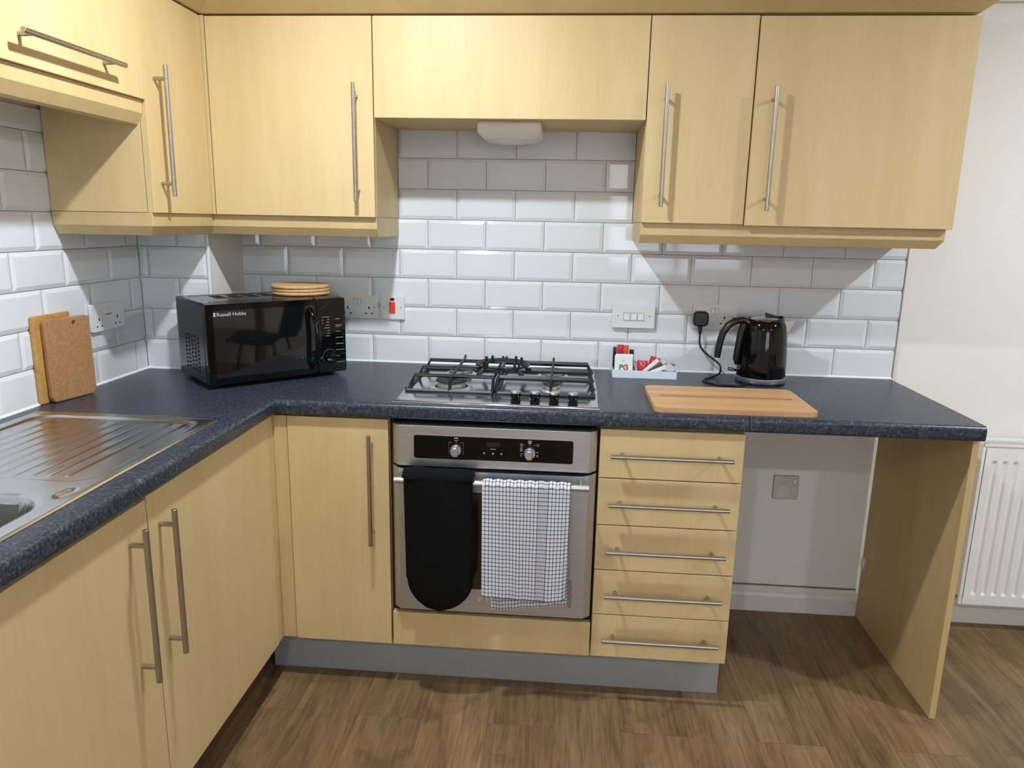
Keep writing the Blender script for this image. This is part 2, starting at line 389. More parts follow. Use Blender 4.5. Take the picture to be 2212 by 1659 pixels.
# glazed tiling, bevelled brick-bond tiles
def tiles(name, u0, u1, v0, v1, off, place, gap=.0022, bev=.0115, relief=.0042, base=.0050):
    mb = MB(); r = 0; z = TZ-TQ
    cells = []
    while z < v1-.004:
        sh = 0 if r % 2 == 0 else .5
        k = math.floor((u0-off)/TP - sh)
        while off+(k+sh)*TP < u1:
            a, b = off+(k+sh)*TP+gap/2, off+(k+sh+1)*TP-gap/2
            cells.append((a, b, z+gap/2, z+TQ-gap/2)); k += 1
        z += TQ; r += 1
    for a, b, c, d in cells:
        A, B, Cc, D = max(a, u0), min(b, u1), max(c, v0), min(d, v1)
        if B-A < .008 or D-Cc < .008: continue
        ia = A+(bev if A == a else .001); ib = B-(bev if B == b else .001)
        ic = Cc+(bev if Cc == c else .001); id_ = D-(bev if D == d else .001)
        if ib-ia < .002 or id_-ic < .002: ia, ib, ic, id_ = A+.001, B-.001, Cc+.001, D-.001
        j = random.uniform(-.0004, .0004); j2 = random.uniform(-.0004, .0004)
        h = [base+relief+j, base+relief+j2, base+relief-j, base+relief-j2]
        P = [place(A,Cc,0),place(B,Cc,0),place(B,D,0),place(A,D,0),place(A,Cc,base),place(B,Cc,base),place(B,D,base),place(A,D,base),
             place(ia,ic,h[0]),place(ib,ic,h[1]),place(ib,id_,h[2]),place(ia,id_,h[3])]
        mb.m = 0
        mb.add(P, [(0,1,5,4),(1,2,6,5),(2,3,7,6),(3,0,4,7),(4,5,9,8),(5,6,10,9),(6,7,11,10),(7,4,8,11),(8,9,10,11)])
    mb.m = 1
    q = [place(u0,v0,0),place(u1,v0,0),place(u1,v1,0),place(u0,v1,0),place(u0,v0,.0032),place(u1,v0,.0032),place(u1,v1,.0032),place(u0,v1,.0032)]
    mb.add(q, [(0,3,2,1),(4,5,6,7),(0,1,5,4),(1,2,6,5),(2,3,7,6),(3,0,4,7)])
    return struct(mb.build(name, [M['tile'], M['grout']]))
tiles('trim_2', BX, 1.7335, WT, TZ+4*TQ, TX, lambda u, v, h: (u, .010-h, v))
tiles('trim_3', .0, .811, TZ+4*TQ, ZH+.012, TX, lambda u, v, h: (u, .010-h, v))
tiles('trim_4', -2.2, BY, WT, ZH-.03, -.508+TP/4*0, lambda u, v, h: (XL-.010+h, u, v))
tiles('trim_5', XL, BX-.010, WT, ZB+.01, -.686-TP, lambda u, v, h: (u, BY+.010-h, v))
struct(MB().box(BX-.010, BX+.0015, BY-.0015, BY+.012, WT, ZB).build('trim_6', M['white'], bevel=.003))
struct(MB().box(1.7335, 1.7375, -.001, .010, WT, ZB+.02).build('trim_7', M['grout']))
# silicone bead along the worktop
sb = MB(); sb.prism([(0,0),(-.006,0),(0,.006)], BX, 1.733, 'x')
sb.prism([(BY,0),(BY-.006,0),(BY,.006)], XL, BX, 'x')
sb.v = [(x, y, z+WT) for x, y, z in sb.v]
s2 = MB(); s2.loft([[(XL, y, WT), (XL+.006, y, WT), (XL, y, WT+.006)] for y in (-2.0, BY)])
sb.add(s2.v, s2.f)
struct(sb.build('trim_8', M['seal']))
# skirting boards
def skirt(name, x0, x1):
    return struct(MB().prism([(.010,0),(-.012,0),(-.012,.062),(-.006,.072),(-.005,.088),(.002,.094),(.010,.096)], x0, x1, 'x').build(name, M['paintw']))
struct(MB().box(1.104, 1.7105, .0065, .0099, .0965, .1000).build('trim_10', plain('dusty_gap', rgb(120,98,72), .9)))
skirt('baseboard_back', 1.104, 1.7105); skirt('baseboard_right', 1.730, X1)
# coving above the wall on the right
cv = [(.010, 2.112), (-.006, 2.112), (-.012, 2.13)] + [(-.012-.17*math.sin(a), 2.135+.18*(1-math.cos(a))) for a in [PI/2*k/8 for k in range(1, 9)]] + [(.010, 2.318)]
struct(MB().prism(cv, 1.72, X1, 'x').build('trim_9', M['ceil']))

# downlights
def downlight(x, y, label):
    t = thing('ceiling_spotlight', label, 'spotlight', (x, y, CEIL), 0, 'ceiling spotlights')
    MB().lathe([(.030,-.001),(.048,-.001),(.048,-.006),(.040,-.010),(.032,-.008),(.030,-.001)], (x,y,CEIL), cap=False).build('ring', M['chrome'], t, smooth=True)
    MB().lathe([(.001,-.002),(.028,-.002),(.026,-.005),(.001,-.006)], (x,y,CEIL), cap=False).build('bulb', M['bulb'], t, smooth=True)
for (x, y, _), l in zip(LIGHTS, ['ceiling spotlight above the hob side of the kitchen', 'ceiling spotlight above the radiator side', 'rear ceiling spotlight on the sink side', 'rear ceiling spotlight on the window side']):
    downlight(x, y, l)

# ---------------------------------------------------------------- handles
def bar_handle(parent, a, b, out, inset=.034, r=.0062, off=.0345, name='handle'):
    a, b, out = Vector(a), Vector(b), Vector(out).normalized()
    d = (b-a).normalized(); mb = MB(); mb.cyl(a, b, r, 18)
    for p in (a+d*inset, b-d*inset): mb.cyl(p-out*off, p, .0052, 12)
    return mb.build(name, M['handle'], parent, bevel=.0008, smooth=True)

# ---------------------------------------------------------------- wall units (back run)
def wall_unit(name, label, x0, x1, z0, z1, door_y, hx=None, hz=(1.466, 1.806), cat='cupboard', grp='wall cupboards', dz=0):
    t = thing(name, label, cat, ((x0+x1)/2, 0, z0), 0, grp)
    MB().box(x0+.0005, x1-.0005, YW+.0215, -.001, z0+.001, z1).build('body', M['maple'], t)
    d = MB().box(x0+.0013, x1-.0013, door_y, YW+.020, z0+dz, z1-.004+dz).build('door', M['maple'], t, bevel=.0012)
    if hx is not None: bar_handle(d, (hx, door_y-.0345, hz[0]), (hx, door_y-.0345, hz[1]), (0,-1,0))
    return t
XLD = -.5093
wall_unit('wall_cupboard', 'pale maple wall cupboard above the microwave with handle on its right edge', XLD, -.0005, ZB, ZT, YW, -.0515)
wall_unit('hood_cupboard', 'short wide maple cupboard without handle above the gas hob', 0, .811, ZH, ZT, YW)
wall_unit('wall_cupboard', 'narrow maple wall cupboard right of the hob cupboard', .8115, 1.1145, ZB, ZT, YW, .864)
wall_unit('wall_cupboard', 'wide maple wall cupboard at the right end of the run above the kettle', 1.1155, 1.7125, ZB, ZT, YW-.0065, 1.168, (1.460, 1.803), dz=-.003)
# left wall units
t = thing('wall_cupboard', 'tall narrow maple cupboard on the left wall in the corner with side panel', 'cupboard', (XL, -.48, ZB), 0, 'wall cupboards')
MB().box(XL+.002, XW-.0215, YS, -.252, ZB+.001, ZT).build('body', M['maple'], t)
d = MB().box(XW-.020, XW, YS+.001, YW-.006, ZB, ZT-.004).build('door', M['maple'], t, bevel=.0012)
bar_handle(d, (XW+.0345, -.596, 1.465), (XW+.0345, -.596, 1.803), (1,0,0))
MB().box(XW-.003, XLD-.001, YW-.003, YW+.02, ZB, ZT-.002).build('corner_post', M['maple_edge'], t, bevel=.001)
t = thing('lift_up_cupboard', 'short maple cupboard over the sink with horizontal bar handle', 'cupboard', (XL, -.944, ZH), 0, 'wall cupboards')
MB().box(XL+.002, XW-.0215, -1.244, YS-.001, 1.709, ZT).build('body', M['maple'], t)
d = MB().box(XW-.020, XW, -1.243, YS-.0012, 1.7083, ZT-.004).build('door', M['maple'], t, bevel=.0012)
bar_handle(d, (XW+.0345, -1.121, 1.766), (XW+.0345, -.778, 1.766), (1,0,0))

# light rails (pelmets) under the wall units: outline lofted, lower edge chamfered
def rail(label, poly_top, poly_bot, z0, z1, zc, name='light_rail'):
    rings = [[(x,y,z1) for x,y in poly_top], [(x,y,zc) for x,y in poly_top], [(x,y,z0) for x,y in poly_bot]]
    c = (poly_top[0][0], poly_top[0][1], z1)
    o = MB().loft(rings).build(name, M['maple_edge'], loc=c, bevel=.001)
    tag(o, label, 'pelmet', 'maple pelmet strips under the wall cupboards'); return o
RY = -.297; b = .016; zr0, zrc = 1.3585, 1.384
rail('maple pelmet under the right pair of wall cupboards', [(.813,-.002),(.813,RY),(1.704,RY),(1.704,-.002)], [(.813,-.012),(.813,RY+b),(1.704-b,RY+b),(1.704-b,-.012)], zr0, ZB, zrc)
rail('maple pelmet under the corner cupboards above the microwave',
     [(XL+.001,BY-.002),(XL+.001,YS+.001),(XW-.008,YS+.001),(XW-.008,RY),(-.0008,RY),(-.0008,-.002),(-.02,-.002),(-.02,RY+.045),(XW-.05,RY+.045),(XW-.05,BY-.002)],
     [(XL+.001,BY-.002),(XL+.001,YS+.001+b),(XW-.008-b,YS+.001+b),(XW-.008-b,RY+b),(-.0008,RY+b),(-.0008,-.012),(-.02,-.012),(-.02,RY+.045),(XW-.05,RY+.045),(XW-.05,BY-.002)], zr0, ZB, zrc)
rail('maple pelmet under the short cupboard over the sink', [(XW-.06,YS-.0015),(XW-.010,YS-.0015),(XW-.010,-1.243),(XW-.06,-1.243)], [(XW-.06,YS-.0015),(XW-.010-b,YS-.0015),(XW-.010-b,-1.243),(XW-.06,-1.243)], 1.646, 1.7078, 1.674)
# cornice
def outl(o): return [(1.705+o,-.001),(1.705+o,-.320-o),(-.512+o,-.320-o),(-.512+o,-1.6),(XL+.001,-1.6),(XL+.001,-.001)]
cor = MB().loft([[(x,y,2.0005) for x,y in outl(0)], [(x,y,2.045) for x,y in outl(.058)], [(x,y,2.075) for x,y in outl(.060)]]).build('cornice', M['maple_edge'], loc=(1.0,-.2,2.0))
tag(cor, 'maple cornice running along the top of all the wall cupboards', 'cornice')

# under-hood vent cover
hv = thing('extractor_fan', 'white plastic extractor cover under the hob cupboard', 'extractor', (.405,-.15,ZH))
pr = [(.0,0),(.0,-.03),(.012,-.046),(.03,-.050)]
rings = []
for z, g in ((ZH+.002, 0), (ZH-.028, 0), (ZH-.040, .006), (ZH-.048, .022)):
    rings.append([(x, y, z) for x, y in [(.306+g,-.262+g),(.503-g,-.262+g),(.503-g,-.06-g),(.306+g,-.06-g)]])
MB().loft(rings).build('housing', M['whitehood'], hv, bevel=.008, seg=4, smooth=True)
MB().lathe([(.001,-.056),(.045,-.055),(.062,-.049),(.062,-.046)], (.405,-.16,ZH), n=32).build('lens', M['whitehood'], hv, smooth=True)

# ---------------------------------------------------------------- base units
def base_door_unit(name, label, x0, x1, hx, grp='base cupboards'):
    t = thing(name, label, 'cupboard', ((x0+x1)/2, -.3, 0), 0, grp)
    MB().box(x0+.001, x1-.001, YB+.0215, -.03, .150, WB-.001).build('body', M['maple_edge'], t)
    d = MB().box(x0+.0015, x1-.0015, YB, YB+.020, .1459, .8558).build('door', M['maple'], t, bevel=.0012)
    bar_handle(d, (hx, YB-.0345, .480), (hx, YB-.0345, .816), (0,-1,0)); return t
t = base_door_unit('base_cupboard', 'maple base cupboard between the corner and the oven', -.1971, .1027, .0525)
MB().box(XB-.001, -.1975, YB+.002, YB+.019, .1475, .8558).box(XB-.021, XB-.0015, -.6440, YB+.019, .1475, .8558).build('corner_post', M['maple_edge'], t, bevel=.001)
# left run, doors face +x
def left_unit(label, y0, y1, hy, ztop):
    t = thing('base_cupboard', label, 'cupboard', (-.5, (y0+y1)/2, 0), 0, 'base cupboards')
    # open-topped carcass of panels, so the sink bowl hangs inside
    mb = MB(); mb.box(XL+.002, XB-.0215, y0+.001, y0+.018, .15, WB-.001); mb.box(XL+.002, XB-.0215, y1-.018, y1-.001, .15, WB-.001)
    mb.box(XL+.002, XB-.0215, y0+.018, y1-.018, .15, .168); mb.box(XL+.002, XL+.01, y0+.018, y1-.018, .168, WB-.001)
    mb.box(XB-.04, XB-.0215, y0+.018, y1-.018, WB-.05, WB-.001)
    mb.build('body', M['inside'], t)
    d = MB().box(XB-.020, XB, y0+.0015, y1-.0015, .1459, ztop).build('door', M['maple'], t, bevel=.0012)
    bar_handle(d, (XB+.0345, hy, .480), (XB+.0345, hy, .814), (1,0,0)); return t
left_unit('maple base cupboard nearest the corner under the drainer', -1.2578, -.6456, -1.217, .8558)
left_unit('maple sink cupboard nearest the camera at lower left', -1.860, -1.2583, -1.323, .8505)
# oven housing with lower panel
OX0, OX1 = .1047, .7043
t = thing('oven_housing', 'maple housing around the oven with a plain panel beneath it', 'cupboard', ((OX0+OX1)/2,-.3,0), 0, 'base cupboards')
mb = MB(); mb.box(OX0+.0005, OX0+.010, YB+.022, -.03, .150, WB-.001); mb.box(OX1-.010, OX1-.0005, YB+.022, -.03, .150, WB-.001); mb.box(OX0+.010, OX1-.010, YB+.022, -.03, .150, .262)
mb.box(OX0+.010, OX1-.010, -.05, -.03, .262, WB-.001); mb.build('body', plain('oven_recess_shade', rgb(38,28,20), .8), t)  # housing coloured dark so the gaps round the oven read as shade
MB().box(OX0+.0025, OX1-.0025, YB, YB+.020, .1459, .2549).build('panel', M['maple'], t, bevel=.0012)
# drawers
DX0, DX1 = .7063, 1.1039
t = thing('drawer_unit', 'maple unit of five drawers with long bar handles right of the oven', 'drawers', ((DX0+DX1)/2,-.3,0), 0, 'base cupboards')
MB().box(DX0-.0005, DX1-.001, YB+.0215, -.03, .150, WB-.001).build('body', M['maple_edge'], t)
zs = [.1459, .2860, .4290, .5690, .7110, .8558]
for k, hz in enumerate((.2185, .360, .498, .6405, .784)):
    dr = MB().box(DX0, DX1-.0005, YB-(.0006*k), YB+.020, zs[k]+.0012, zs[k+1]-.0018).build('drawer', M['maple'], t, bevel=.0012)
    bar_handle(dr, (.735, YB-.0345, hz), (1.071, YB-.0345, hz), (0,-1,0))
# plinths
tag(MB().box(-.300, 1.1031, -.5403, -.524, .001, .1445).build('plinth', M['plinth'], loc=(.4,-.53,0)), 'grey plinth under the oven and drawers', 'plinth')
tag(MB().box(-.331, -.315, -2.2, -.5415, .001, .1445).build('plinth', M['plinthb'], loc=(-.32,-1.4,0)), 'shaded plinth under the sink cupboards', 'plinth')
# end panel
t = thing('end_panel', 'maple end panel holding up the right end of the worktop', 'panel', (1.72,-.3,0))
MB().box(1.7111, 1.7290, -.5956, -.013, .001, WB-.0005).build('board', M['maple_edge'], t, bevel=.0008)
clip = MB(); clip.box(1.7040, 1.7110, -.040, -.016, .205, .235); clip.box(1.708, 1.711, -.05, -.014, .200, .242)
tag(clip.build('bracket', M['chrome'], t, bevel=.002), 'small steel fixing bracket')

# ---------------------------------------------------------------- worktops
def nose_prof(y0, yb, sgn=1):
    r1, r2 = .012, .010; pts = []
    for k in range(7): a = PI/2*k/6; pts.append((y0+r1-r1*math.sin(a) if True else 0, WT-r1+r1*math.cos(a)))
    # pts runs from (y0+r1, WT) to (y0, WT-r1)
    for k in range(7): a = PI/2*k/6; pts.append((y0+r2-r2*math.cos(a), WB+r2-r2*math.sin(a)))
    pts.append((yb, WB)); pts.append((yb, WT)); return pts
XN = -.2205
SX0, SX1, SY0, SY1 = -.768, -.276, -1.795, -.845
wt = MB()
wt.prism(nose_prof(YN, -.56), XN-.012, 1.1070, 'x')
nb = [( -p[0], p[1]) for p in nose_prof(-XN, .28)]  # x nose for left leg, front at XN
wt.loft([[(p[0], y, p[1]) for p in nb] for y in (-2.1, YN+.012)])
wt.box(-.28, XN-.012, YN+.012, -.56, WB, WT)
YC = -.56; XI = -.28
wt.box(XI-.0005, 1.1070, YC-.0002, -.0005, WB, WT)          # back run body
# left leg around the sink opening, stopping short of boxing
wt.box(XL+.0005, XI, YC-.05, BY-.0005, WB, WT); wt.box(BX+.0005, XI, BY-.0005, -.0005, WB, WT)
hx0, hx1, hy0, hy1 = SX0+.012, SX1-.012, SY0+.012, SY1-.012
wt.box(XL+.0005, XI, hy1, YC-.05, WB, WT); wt.box(XL+.0005, XI, -2.1, hy0, WB, WT)
wt.box(XL+.0005, hx0, hy0, hy1, WB, WT); wt.box(hx1, XI, hy0, hy1, WB, WT)
tag(wt.build('worktop', M['worktop'], loc=(.4,-.3,WT), smooth=True), 'dark speckled L-shaped worktop carrying hob, microwave and sink', 'worktop')
w2 = MB(); w2.prism(nose_prof(YN, -.001), 1.1090, 1.7272, 'x')
tag(w2.build('worktop', M['worktop'], loc=(1.4,-.3,WT), smooth=True), 'dark speckled worktop end piece under kettle and chopping board', 'worktop')

# ---------------------------------------------------------------- sink: pressed steel height field
def sstep(a, b, x):
    t_ = max(0, min(1, (x-a)/(b-a))); return t_*t_*(3-2*t_)
def sdrr(x, y, x0, x1, y0, y1, r):
    qx = abs(x-(x0+x1)/2)-(x1-x0)/2+r; qy = abs(y-(y0+y1)/2)-(y1-y0)/2+r
    return math.hypot(max(qx,0), max(qy,0))+min(max(qx,qy),0)-r
bas = (-.715, -.322, -1.770, -1.405, .075)
def sink_h(x, y):
    e = -sdrr(x, y, SX0, SX1, SY0, SY1, .012)
    h = .0005 + .0035*sstep(0, .003, e) - .0015*sstep(.006, .016, e)
    dr = -sdrr(x, y, SX0+.022, SX1-.030, -1.325, SY1-.022, .055)
    h -= .0060*sstep(0, .012, dr)
    if dr > .010:
        k = (x-(-.345))/.0345; kk = round(k)
        if -10 <= kk <= 0:
            yend = -1.31 + .012*abs((kk+5)) * .4 if kk < 0 else -1.10
            u = (k-kk)*.0345
            h += .0020*math.exp(-(u/.0030)**2)*sstep(0, .012, y-yend)*sstep(0, .012, (SY1-.045)-y)*sstep(.012,.02,dr)
    ov = math.hypot((x+.312)/.016, (y+1.385)/.030)
    h -= .004*(1-sstep(.6, 1.0, ov))
    bd = -sdrr(x, y, *bas)
    if bd > -.012: h -= .004*sstep(-.012, 0, bd)
    if bd > 0: h -= .155*(sstep(-.01, .03, bd)-sstep(-.01, .03, 0))+.006*sstep(.03, .18, bd)
    return h, bd
nx, ny = 150, 270
plate, bowl = MB(), MB()
grid = []; bdg = []
for j in range(ny+1):
    for i in range(nx+1):
        x = SX0+(SX1-SX0)*i/nx; y = SY0+(SY1-SY0)*j/ny; h, bd = sink_h(x, y)
        grid.append((x, y, WT+h)); bdg.append(bd)
fp, fb = [], []
for j in range(ny):
    for i in range(nx):
        q = (j*(nx+1)+i, j*(nx+1)+i+1, (j+1)*(nx+1)+i+1, (j+1)*(nx+1)+i)
        (fb if sum(bdg[k] for k in q)/4 > .004 else fp).append(q)
def sub_mesh(fs):
    used = sorted({k for f in fs for k in f}); mp_ = {k: n for n, k in enumerate(used)}
    return MB().add([grid[k] for k in used], [tuple(mp_[k] for k in f) for f in fs])
sk = thing('sink', 'stainless steel sink with ribbed drainer set in the left worktop', 'sink', ((SX0+SX1)/2, (SY0+SY1)/2, WT))
for nm, fs in (('drainer', fp), ('bowl', fb)):
    o = sub_mesh(fs).build(nm, M['sink'] if nm == 'drainer' else plain('sink_steel_shaded', rgb(150,150,147), .32, 1), sk, smooth=180)  # bowl is the same steel, coloured darker to imitate its shaded interior
MB().lathe([(.001,.002),(.022,.002),(.038,.0035),(.042,.001)], (-.52,-1.6,WT-.1555), n=32).build('plug_hole', M['chrome'], sk, smooth=True)

# ---------------------------------------------------------------- gas hob
HX0, HX1, HY0, HY1 = .1125, .7015, -.5935, -.088
hob = thing('gas_hob', 'stainless steel four-burner gas hob with black pan supports', 'hob', ((HX0+HX1)/2, (HY0+HY1)/2, WT))
MB().loft([[(x,y,z) for x,y in [(HX0+g,HY0+g),(HX1-g,HY0+g),(HX1-g,HY1-g),(HX0+g,HY1-g)]] for z, g in ((WT+.0003,0),(WT+.0022,.0003),(WT+.0042,.0016),(WT+.0052,.0042),(WT+.0056,.010))]).build('plate', M['hobsteel'], hob, smooth=75)
zt = WT+.0056
def burner(x, y, r, h):
    o = MB(); o.lathe([(r*1.45,0),(r*1.35,.003),(r*1.12,.0045),(r*1.1,0)], (x,y,zt), 40)
    o.lathe([(r*.98,.002),(r*.98,h*.55),(r,h*.6)], (x,y,zt), 40)
    for k in range(int(r*900)):
        a = 2*PI*k/int(r*900); o.box(x+r*.99*math.cos(a)-.001, x+r*.99*math.cos(a)+.001, y+r*.99*math.sin(a)-.001, y+r*.99*math.sin(a)+.001, zt+h*.58, zt+h*.78)
    bo = o.build('burner', M['alu'], hob, smooth=True)
    MB().lathe([(r*.9,h*.72),(r*1.02,h*.74),(r*1.02,h*.92),(r*.94,h),(r*.35,h),(r*.3,h*.93)], (x,y,zt), 40).build('burner_cap', M['burnercap'], bo, smooth=True)
burner(.252,-.405,.046,.028); burner(.250,-.190,.036,.022); burner(.560,-.175,.036,.022); burner(.560,-.395,.022,.022)
def grate(x0, x1, xc, inner):   # pan support made of square bars
    g = MB(); zb_, zt_ = zt+.004, WT+.043; r = .0042
    y0, y1 = -.478, -.125
    def bar(p, q, rr=r, fl=(1,1.3)): g.tube([p, q], rr*1.05, 4, flat=fl)
    for a, b_ in (((x0,y0),(x1,y0)),((x1,y0),(x1,y1)),((x1,y1),(x0,y1)),((x0,y1),(x0,y0))): bar((a[0],a[1],zb_), (b_[0],b_[1],zb_))
    for yy in (-.158, -.288, -.412):
        xs, xe = (x0+.010, x1) if inner == 1 else (x0, x1-.010)
        if inner == 1: path = [(x0,yy,zb_), (x0+.014,yy,zt_), (x1,yy,zt_)]
        else: path = [(x0,yy,zt_), (x1-.014,yy,zt_), (x1,yy,zb_)]
        g.tube(path, .0072, 4, flat=(.9,1.25))
    xi = x1 if inner == 1 else x0
    g.tube([(xi,y0,zb_), (xi,y0+.03,zt_+.002), (xi,y1-.012,zt_+.004), (xi,y1,zt_+.012)], .0066, 4, flat=(.8,1.3))
    g.tube([(xc,y0,zb_), (xc,y0+.035,zt_), (xc,y1-.012,zt_+.004), (xc,y1+.002,zt_+.012)], .0062, 4, flat=(.75,1.3))
    for xx in (x0, x1):
        for yy in (y0+.01, y1-.01): g.box(xx-.005, xx+.005, yy-.005, yy+.005, zt, zb_+.006)
    return g.build('pan_support', M['iron'], hob, bevel=.0012, weld=False)
grate(.126, .3865, .256, 1); grate(.3985, .688, .560, 2)
for kx in (.4615, .5175, .572, .627):
    k = MB().lathe([(.0155,0),(.0155,.002),(.0120,.004),(.0125,.007),(.0148,.010),(.0148,.0225)], (kx,-.545,zt), 32).build('knob', M['blackgloss'], hob, smooth=True)
    MB().lathe([(.0150,.0225),(.0152,.0265),(.013,.0285),(.0001,.0285)], (kx,-.545,zt), 32).build('knob_cap', M['steelcap'], k, smooth=True)
# wok ring resting on the supports
wr = MB(); cx, cy_ = .400, -.292; zr = WT+.062
n = 48; rings = []
for i in range(n):
    a = 2*PI*i/n; ca, sa = math.cos(a), math.sin(a)
    rings.append([(cx+ca*r_, cy_+sa*r_, z) for r_, z in ((.088, zr+.004), (.074, zr-.004), (.071, zr-.007), (.087, zr-.001))])
rings.append(rings[0]); wr.loft(rings, cap=False)
for a in (.62, 1.0, 2.15, 2.5, 3.8, 4.05, 5.35, 5.6):
    ca, sa = math.cos(a), math.sin(a)
    wr.tube([(cx+ca*.073,cy_+sa*.073,zr-.007),(cx+ca*.071,cy_+sa*.071,zr+.016)], .0045, 8)
for a in (PI*.27, PI*.73, PI*1.27, PI*1.73):
    ca, sa = math.cos(a), math.sin(a)
    wr.tube([(cx+ca*.080,cy_+sa*.080,zr-.003),(cx+ca*.096,cy_+sa*.096,zr-.020),(cx+ca*.107,cy_+sa*.107,zr-.022)], .0062, 8)
tag(wr.build('wok_ring', M['iron'], loc=(cx,cy_,zr), smooth=True), 'black cast-iron wok ring lying across the middle of the hob', 'wok ring')

# ---------------------------------------------------------------- oven
OY = -.628
ov = thing('oven', 'stainless steel built-in oven with black control strip', 'oven', ((OX0+OX1)/2,-.3,.27))
def bev_panel(x0, x1, z0, z1, yf, yb_, ch, top=.0):
    # front panel with chamfered sides
    return MB().loft([[(x0,yb_,z),(x0+.001,yb_-.006,z),(x0+ch,yf,z),(x1-ch,yf,z),(x1-.001,yb_-.006,z),(x1,yb_,z)] for z in (z0, z1)])
PX0, PX1 = OX0+.009, OX1-.005
MB().box(OX0+.012, OX1-.012, -.606, -.06, .268, WB-.012).build('body', M['void'], ov)
cp_ = bev_panel(PX0, PX1, .7285, .848, OY, -.600, .021).build('control_panel', M['steel'], ov, bevel=.0012)
def rrect(x0, x1, z0, z1, r, n=5):
    pts = []
    for cxx, czz, a0 in ((x1-r,z0+r,-PI/2),(x1-r,z1-r,0),(x0+r,z1-r,PI/2),(x0+r,z0+r,PI)):
        for k in range(n+1): a = a0+PI/2*k/n; pts.append((cxx+r*math.cos(a), czz+r*math.sin(a)))
    return pts
MB().prism(rrect(.1795,.6325,.7525,.8215,.006), OY-.0004, OY+.002, 'y').build('control_trim', M['chrome'], cp_)
gl = MB().prism(rrect(.1808,.6312,.7538,.8202,.005), OY-.0012, OY+.002, 'y').build('control_glass', M['blackglass'], cp_)
YG = OY-.0014
def mark_box(mb, x, z, w_, h_): mb.box(x-w_/2, x+w_/2, YG-.0003, YG+.0003, z-h_/2, z+h_/2)
def mark_frame(mb, x, z, w_, h_, t_=.0007):
    mark_box(mb, x, z+h_/2, w_, t_); mark_box(mb, x, z-h_/2, w_, t_); mark_box(mb, x-w_/2, z, t_, h_); mark_box(mb, x+w_/2, z, t_, h_)
mk = MB()
mark_frame(mk, .3015, .8125, .0095, .0085); mark_box(mk, .3015, .8150, .0095, .0012); mark_box(mk, .3015, .804, .0018, .0018)
for dz in (.0205, .0135, .005, -.004, -.011):
    mark_box(mk, .281, .782+dz, .0012, .0022); mark_box(mk, .322, .782+dz, .0012, .0022)
mark_box(mk, .2865, .8025, .006, .0004); mark_box(mk, .3165, .8025, .006, .0004)
mark_frame(mk, .510, .8125, .0095, .0085); mk.lathe([(.0026,-.0003),(.0026,.0003)], (.510,YG,.8125), 10, 'y'); mark_box(mk, .510, .804, .0018, .0018)
for i, dz in enumerate((.0215, .0125, .0055)): mark_frame(mk, .4865, .783+dz, .006, .006, .0005)
mark_box(mk, .4865, .8045, .0008, .003); mark_box(mk, .4865, .7885, .0012, .003)
mark_box(mk, .4865, .778, .006, .0016); mark_box(mk, .4865, .772, .005, .0014); mark_frame(mk, .5325, .8045, .006, .006, .0005)
mark_box(mk, .5315, .783, .005, .0014); mark_box(mk, .5315, .7745, .0045, .0014); mark_box(mk, .5315, .771, .0045, .0014)
mark_box(mk, .4945, .8035, .005, .0004); mark_box(mk, .524, .8045, .007, .0004)
mark_box(mk, .4065, .7875, .015, .0012); mark_box(mk, .430, .7865, .001, .0015)
mk.build('symbols', M['print'], gl)
MB().box(.3875,.4265,YG-.0002,YG+.001,.7945,.8075).build('display', plain('dim_display', rgb(34,36,38), .15), gl)
for kx in (.3015, .5105):
    k = MB().lathe([(.0165,0),(.0165,-.008),(.0150,-.011),(.0001,-.011)], (kx, YG, .7815), 32, 'y').build('dial', M['steel'], cp_, smooth=True)
    kb = MB(); kb.loft([[(kx+u*.0148, YG-.011, .7815+v*.0148) for u, v in c_] for c_ in [[(-.9,.35),(-.45,.9),(.45,.9),(.62,.2),(.62,-.9),(-.3,-1.0),(-.85,-.5)]]] + [[(kx-.0008+u*.0135, YG-.024, .7800+v*.0135) for u, v in [(-.9,.35),(-.45,.9),(.45,.9),(.62,.2),(.62,-.9),(-.3,-1.0),(-.85,-.5)]]])
    kb.build('grip', M['steel'], k, bevel=.0015)
for kx in (.3815, .4065, .4305):
    MB().lathe([(.0032,0),(.0032,-.004),(.0024,-.005),(.0001,-.005)], (kx, YG, .7755), 16, 'y').build('button', M['chrome'], cp_, smooth=True)
# door: steel frame with bowed top edge and a glass window
DZ0, DZ1 = .2785, .7235
dm = MB(); nseg = 24; X0, X1_ = PX0, PX1
def topz(x):
    s_ = min((x-X0)/.05, (X1_-x)/.05, 1); return DZ1-.0065*s_*s_*(3-2*s_)
wx0, wx1, wz0, wz1 = .205, .600, .3535, .655
for xa, xb, za, zb2 in ((X0+.021, wx0, DZ0, None), (wx1, X1_-.021, DZ0, None), (wx0, wx1, DZ0, wz0), (wx0, wx1, wz1, None)):
    m_ = 12
    for k in range(m_):
        a_, b_ = xa+(xb-xa)*k/m_, xa+(xb-xa)*(k+1)/m_
        za_, zb_ = (topz(a_) if zb2 is None else zb2), (topz(b_) if zb2 is None else zb2)
        dm.add([(a_,OY,za),(b_,OY,za),(b_,OY,zb_),(a_,OY,za_),(a_,-.606,za),(b_,-.606,za),(b_,-.606,zb_),(a_,-.606,za_)], [(0,1,2,3),(4,7,6,5),(3,2,6,7),(0,4,5,1)])
for sx, sg in ((X0, 1), (X1_, -1)):
    p = [(sx,-.602),(sx+sg*.001,-.608),(sx+sg*.021,OY),(sx+sg*.021,-.602)]
    dm.loft([[(x,y,DZ0) for x,y in p], [(x,y,topz(x)) for x,y in p]])
door = dm.build('door', M['steel'], ov, weld=True)
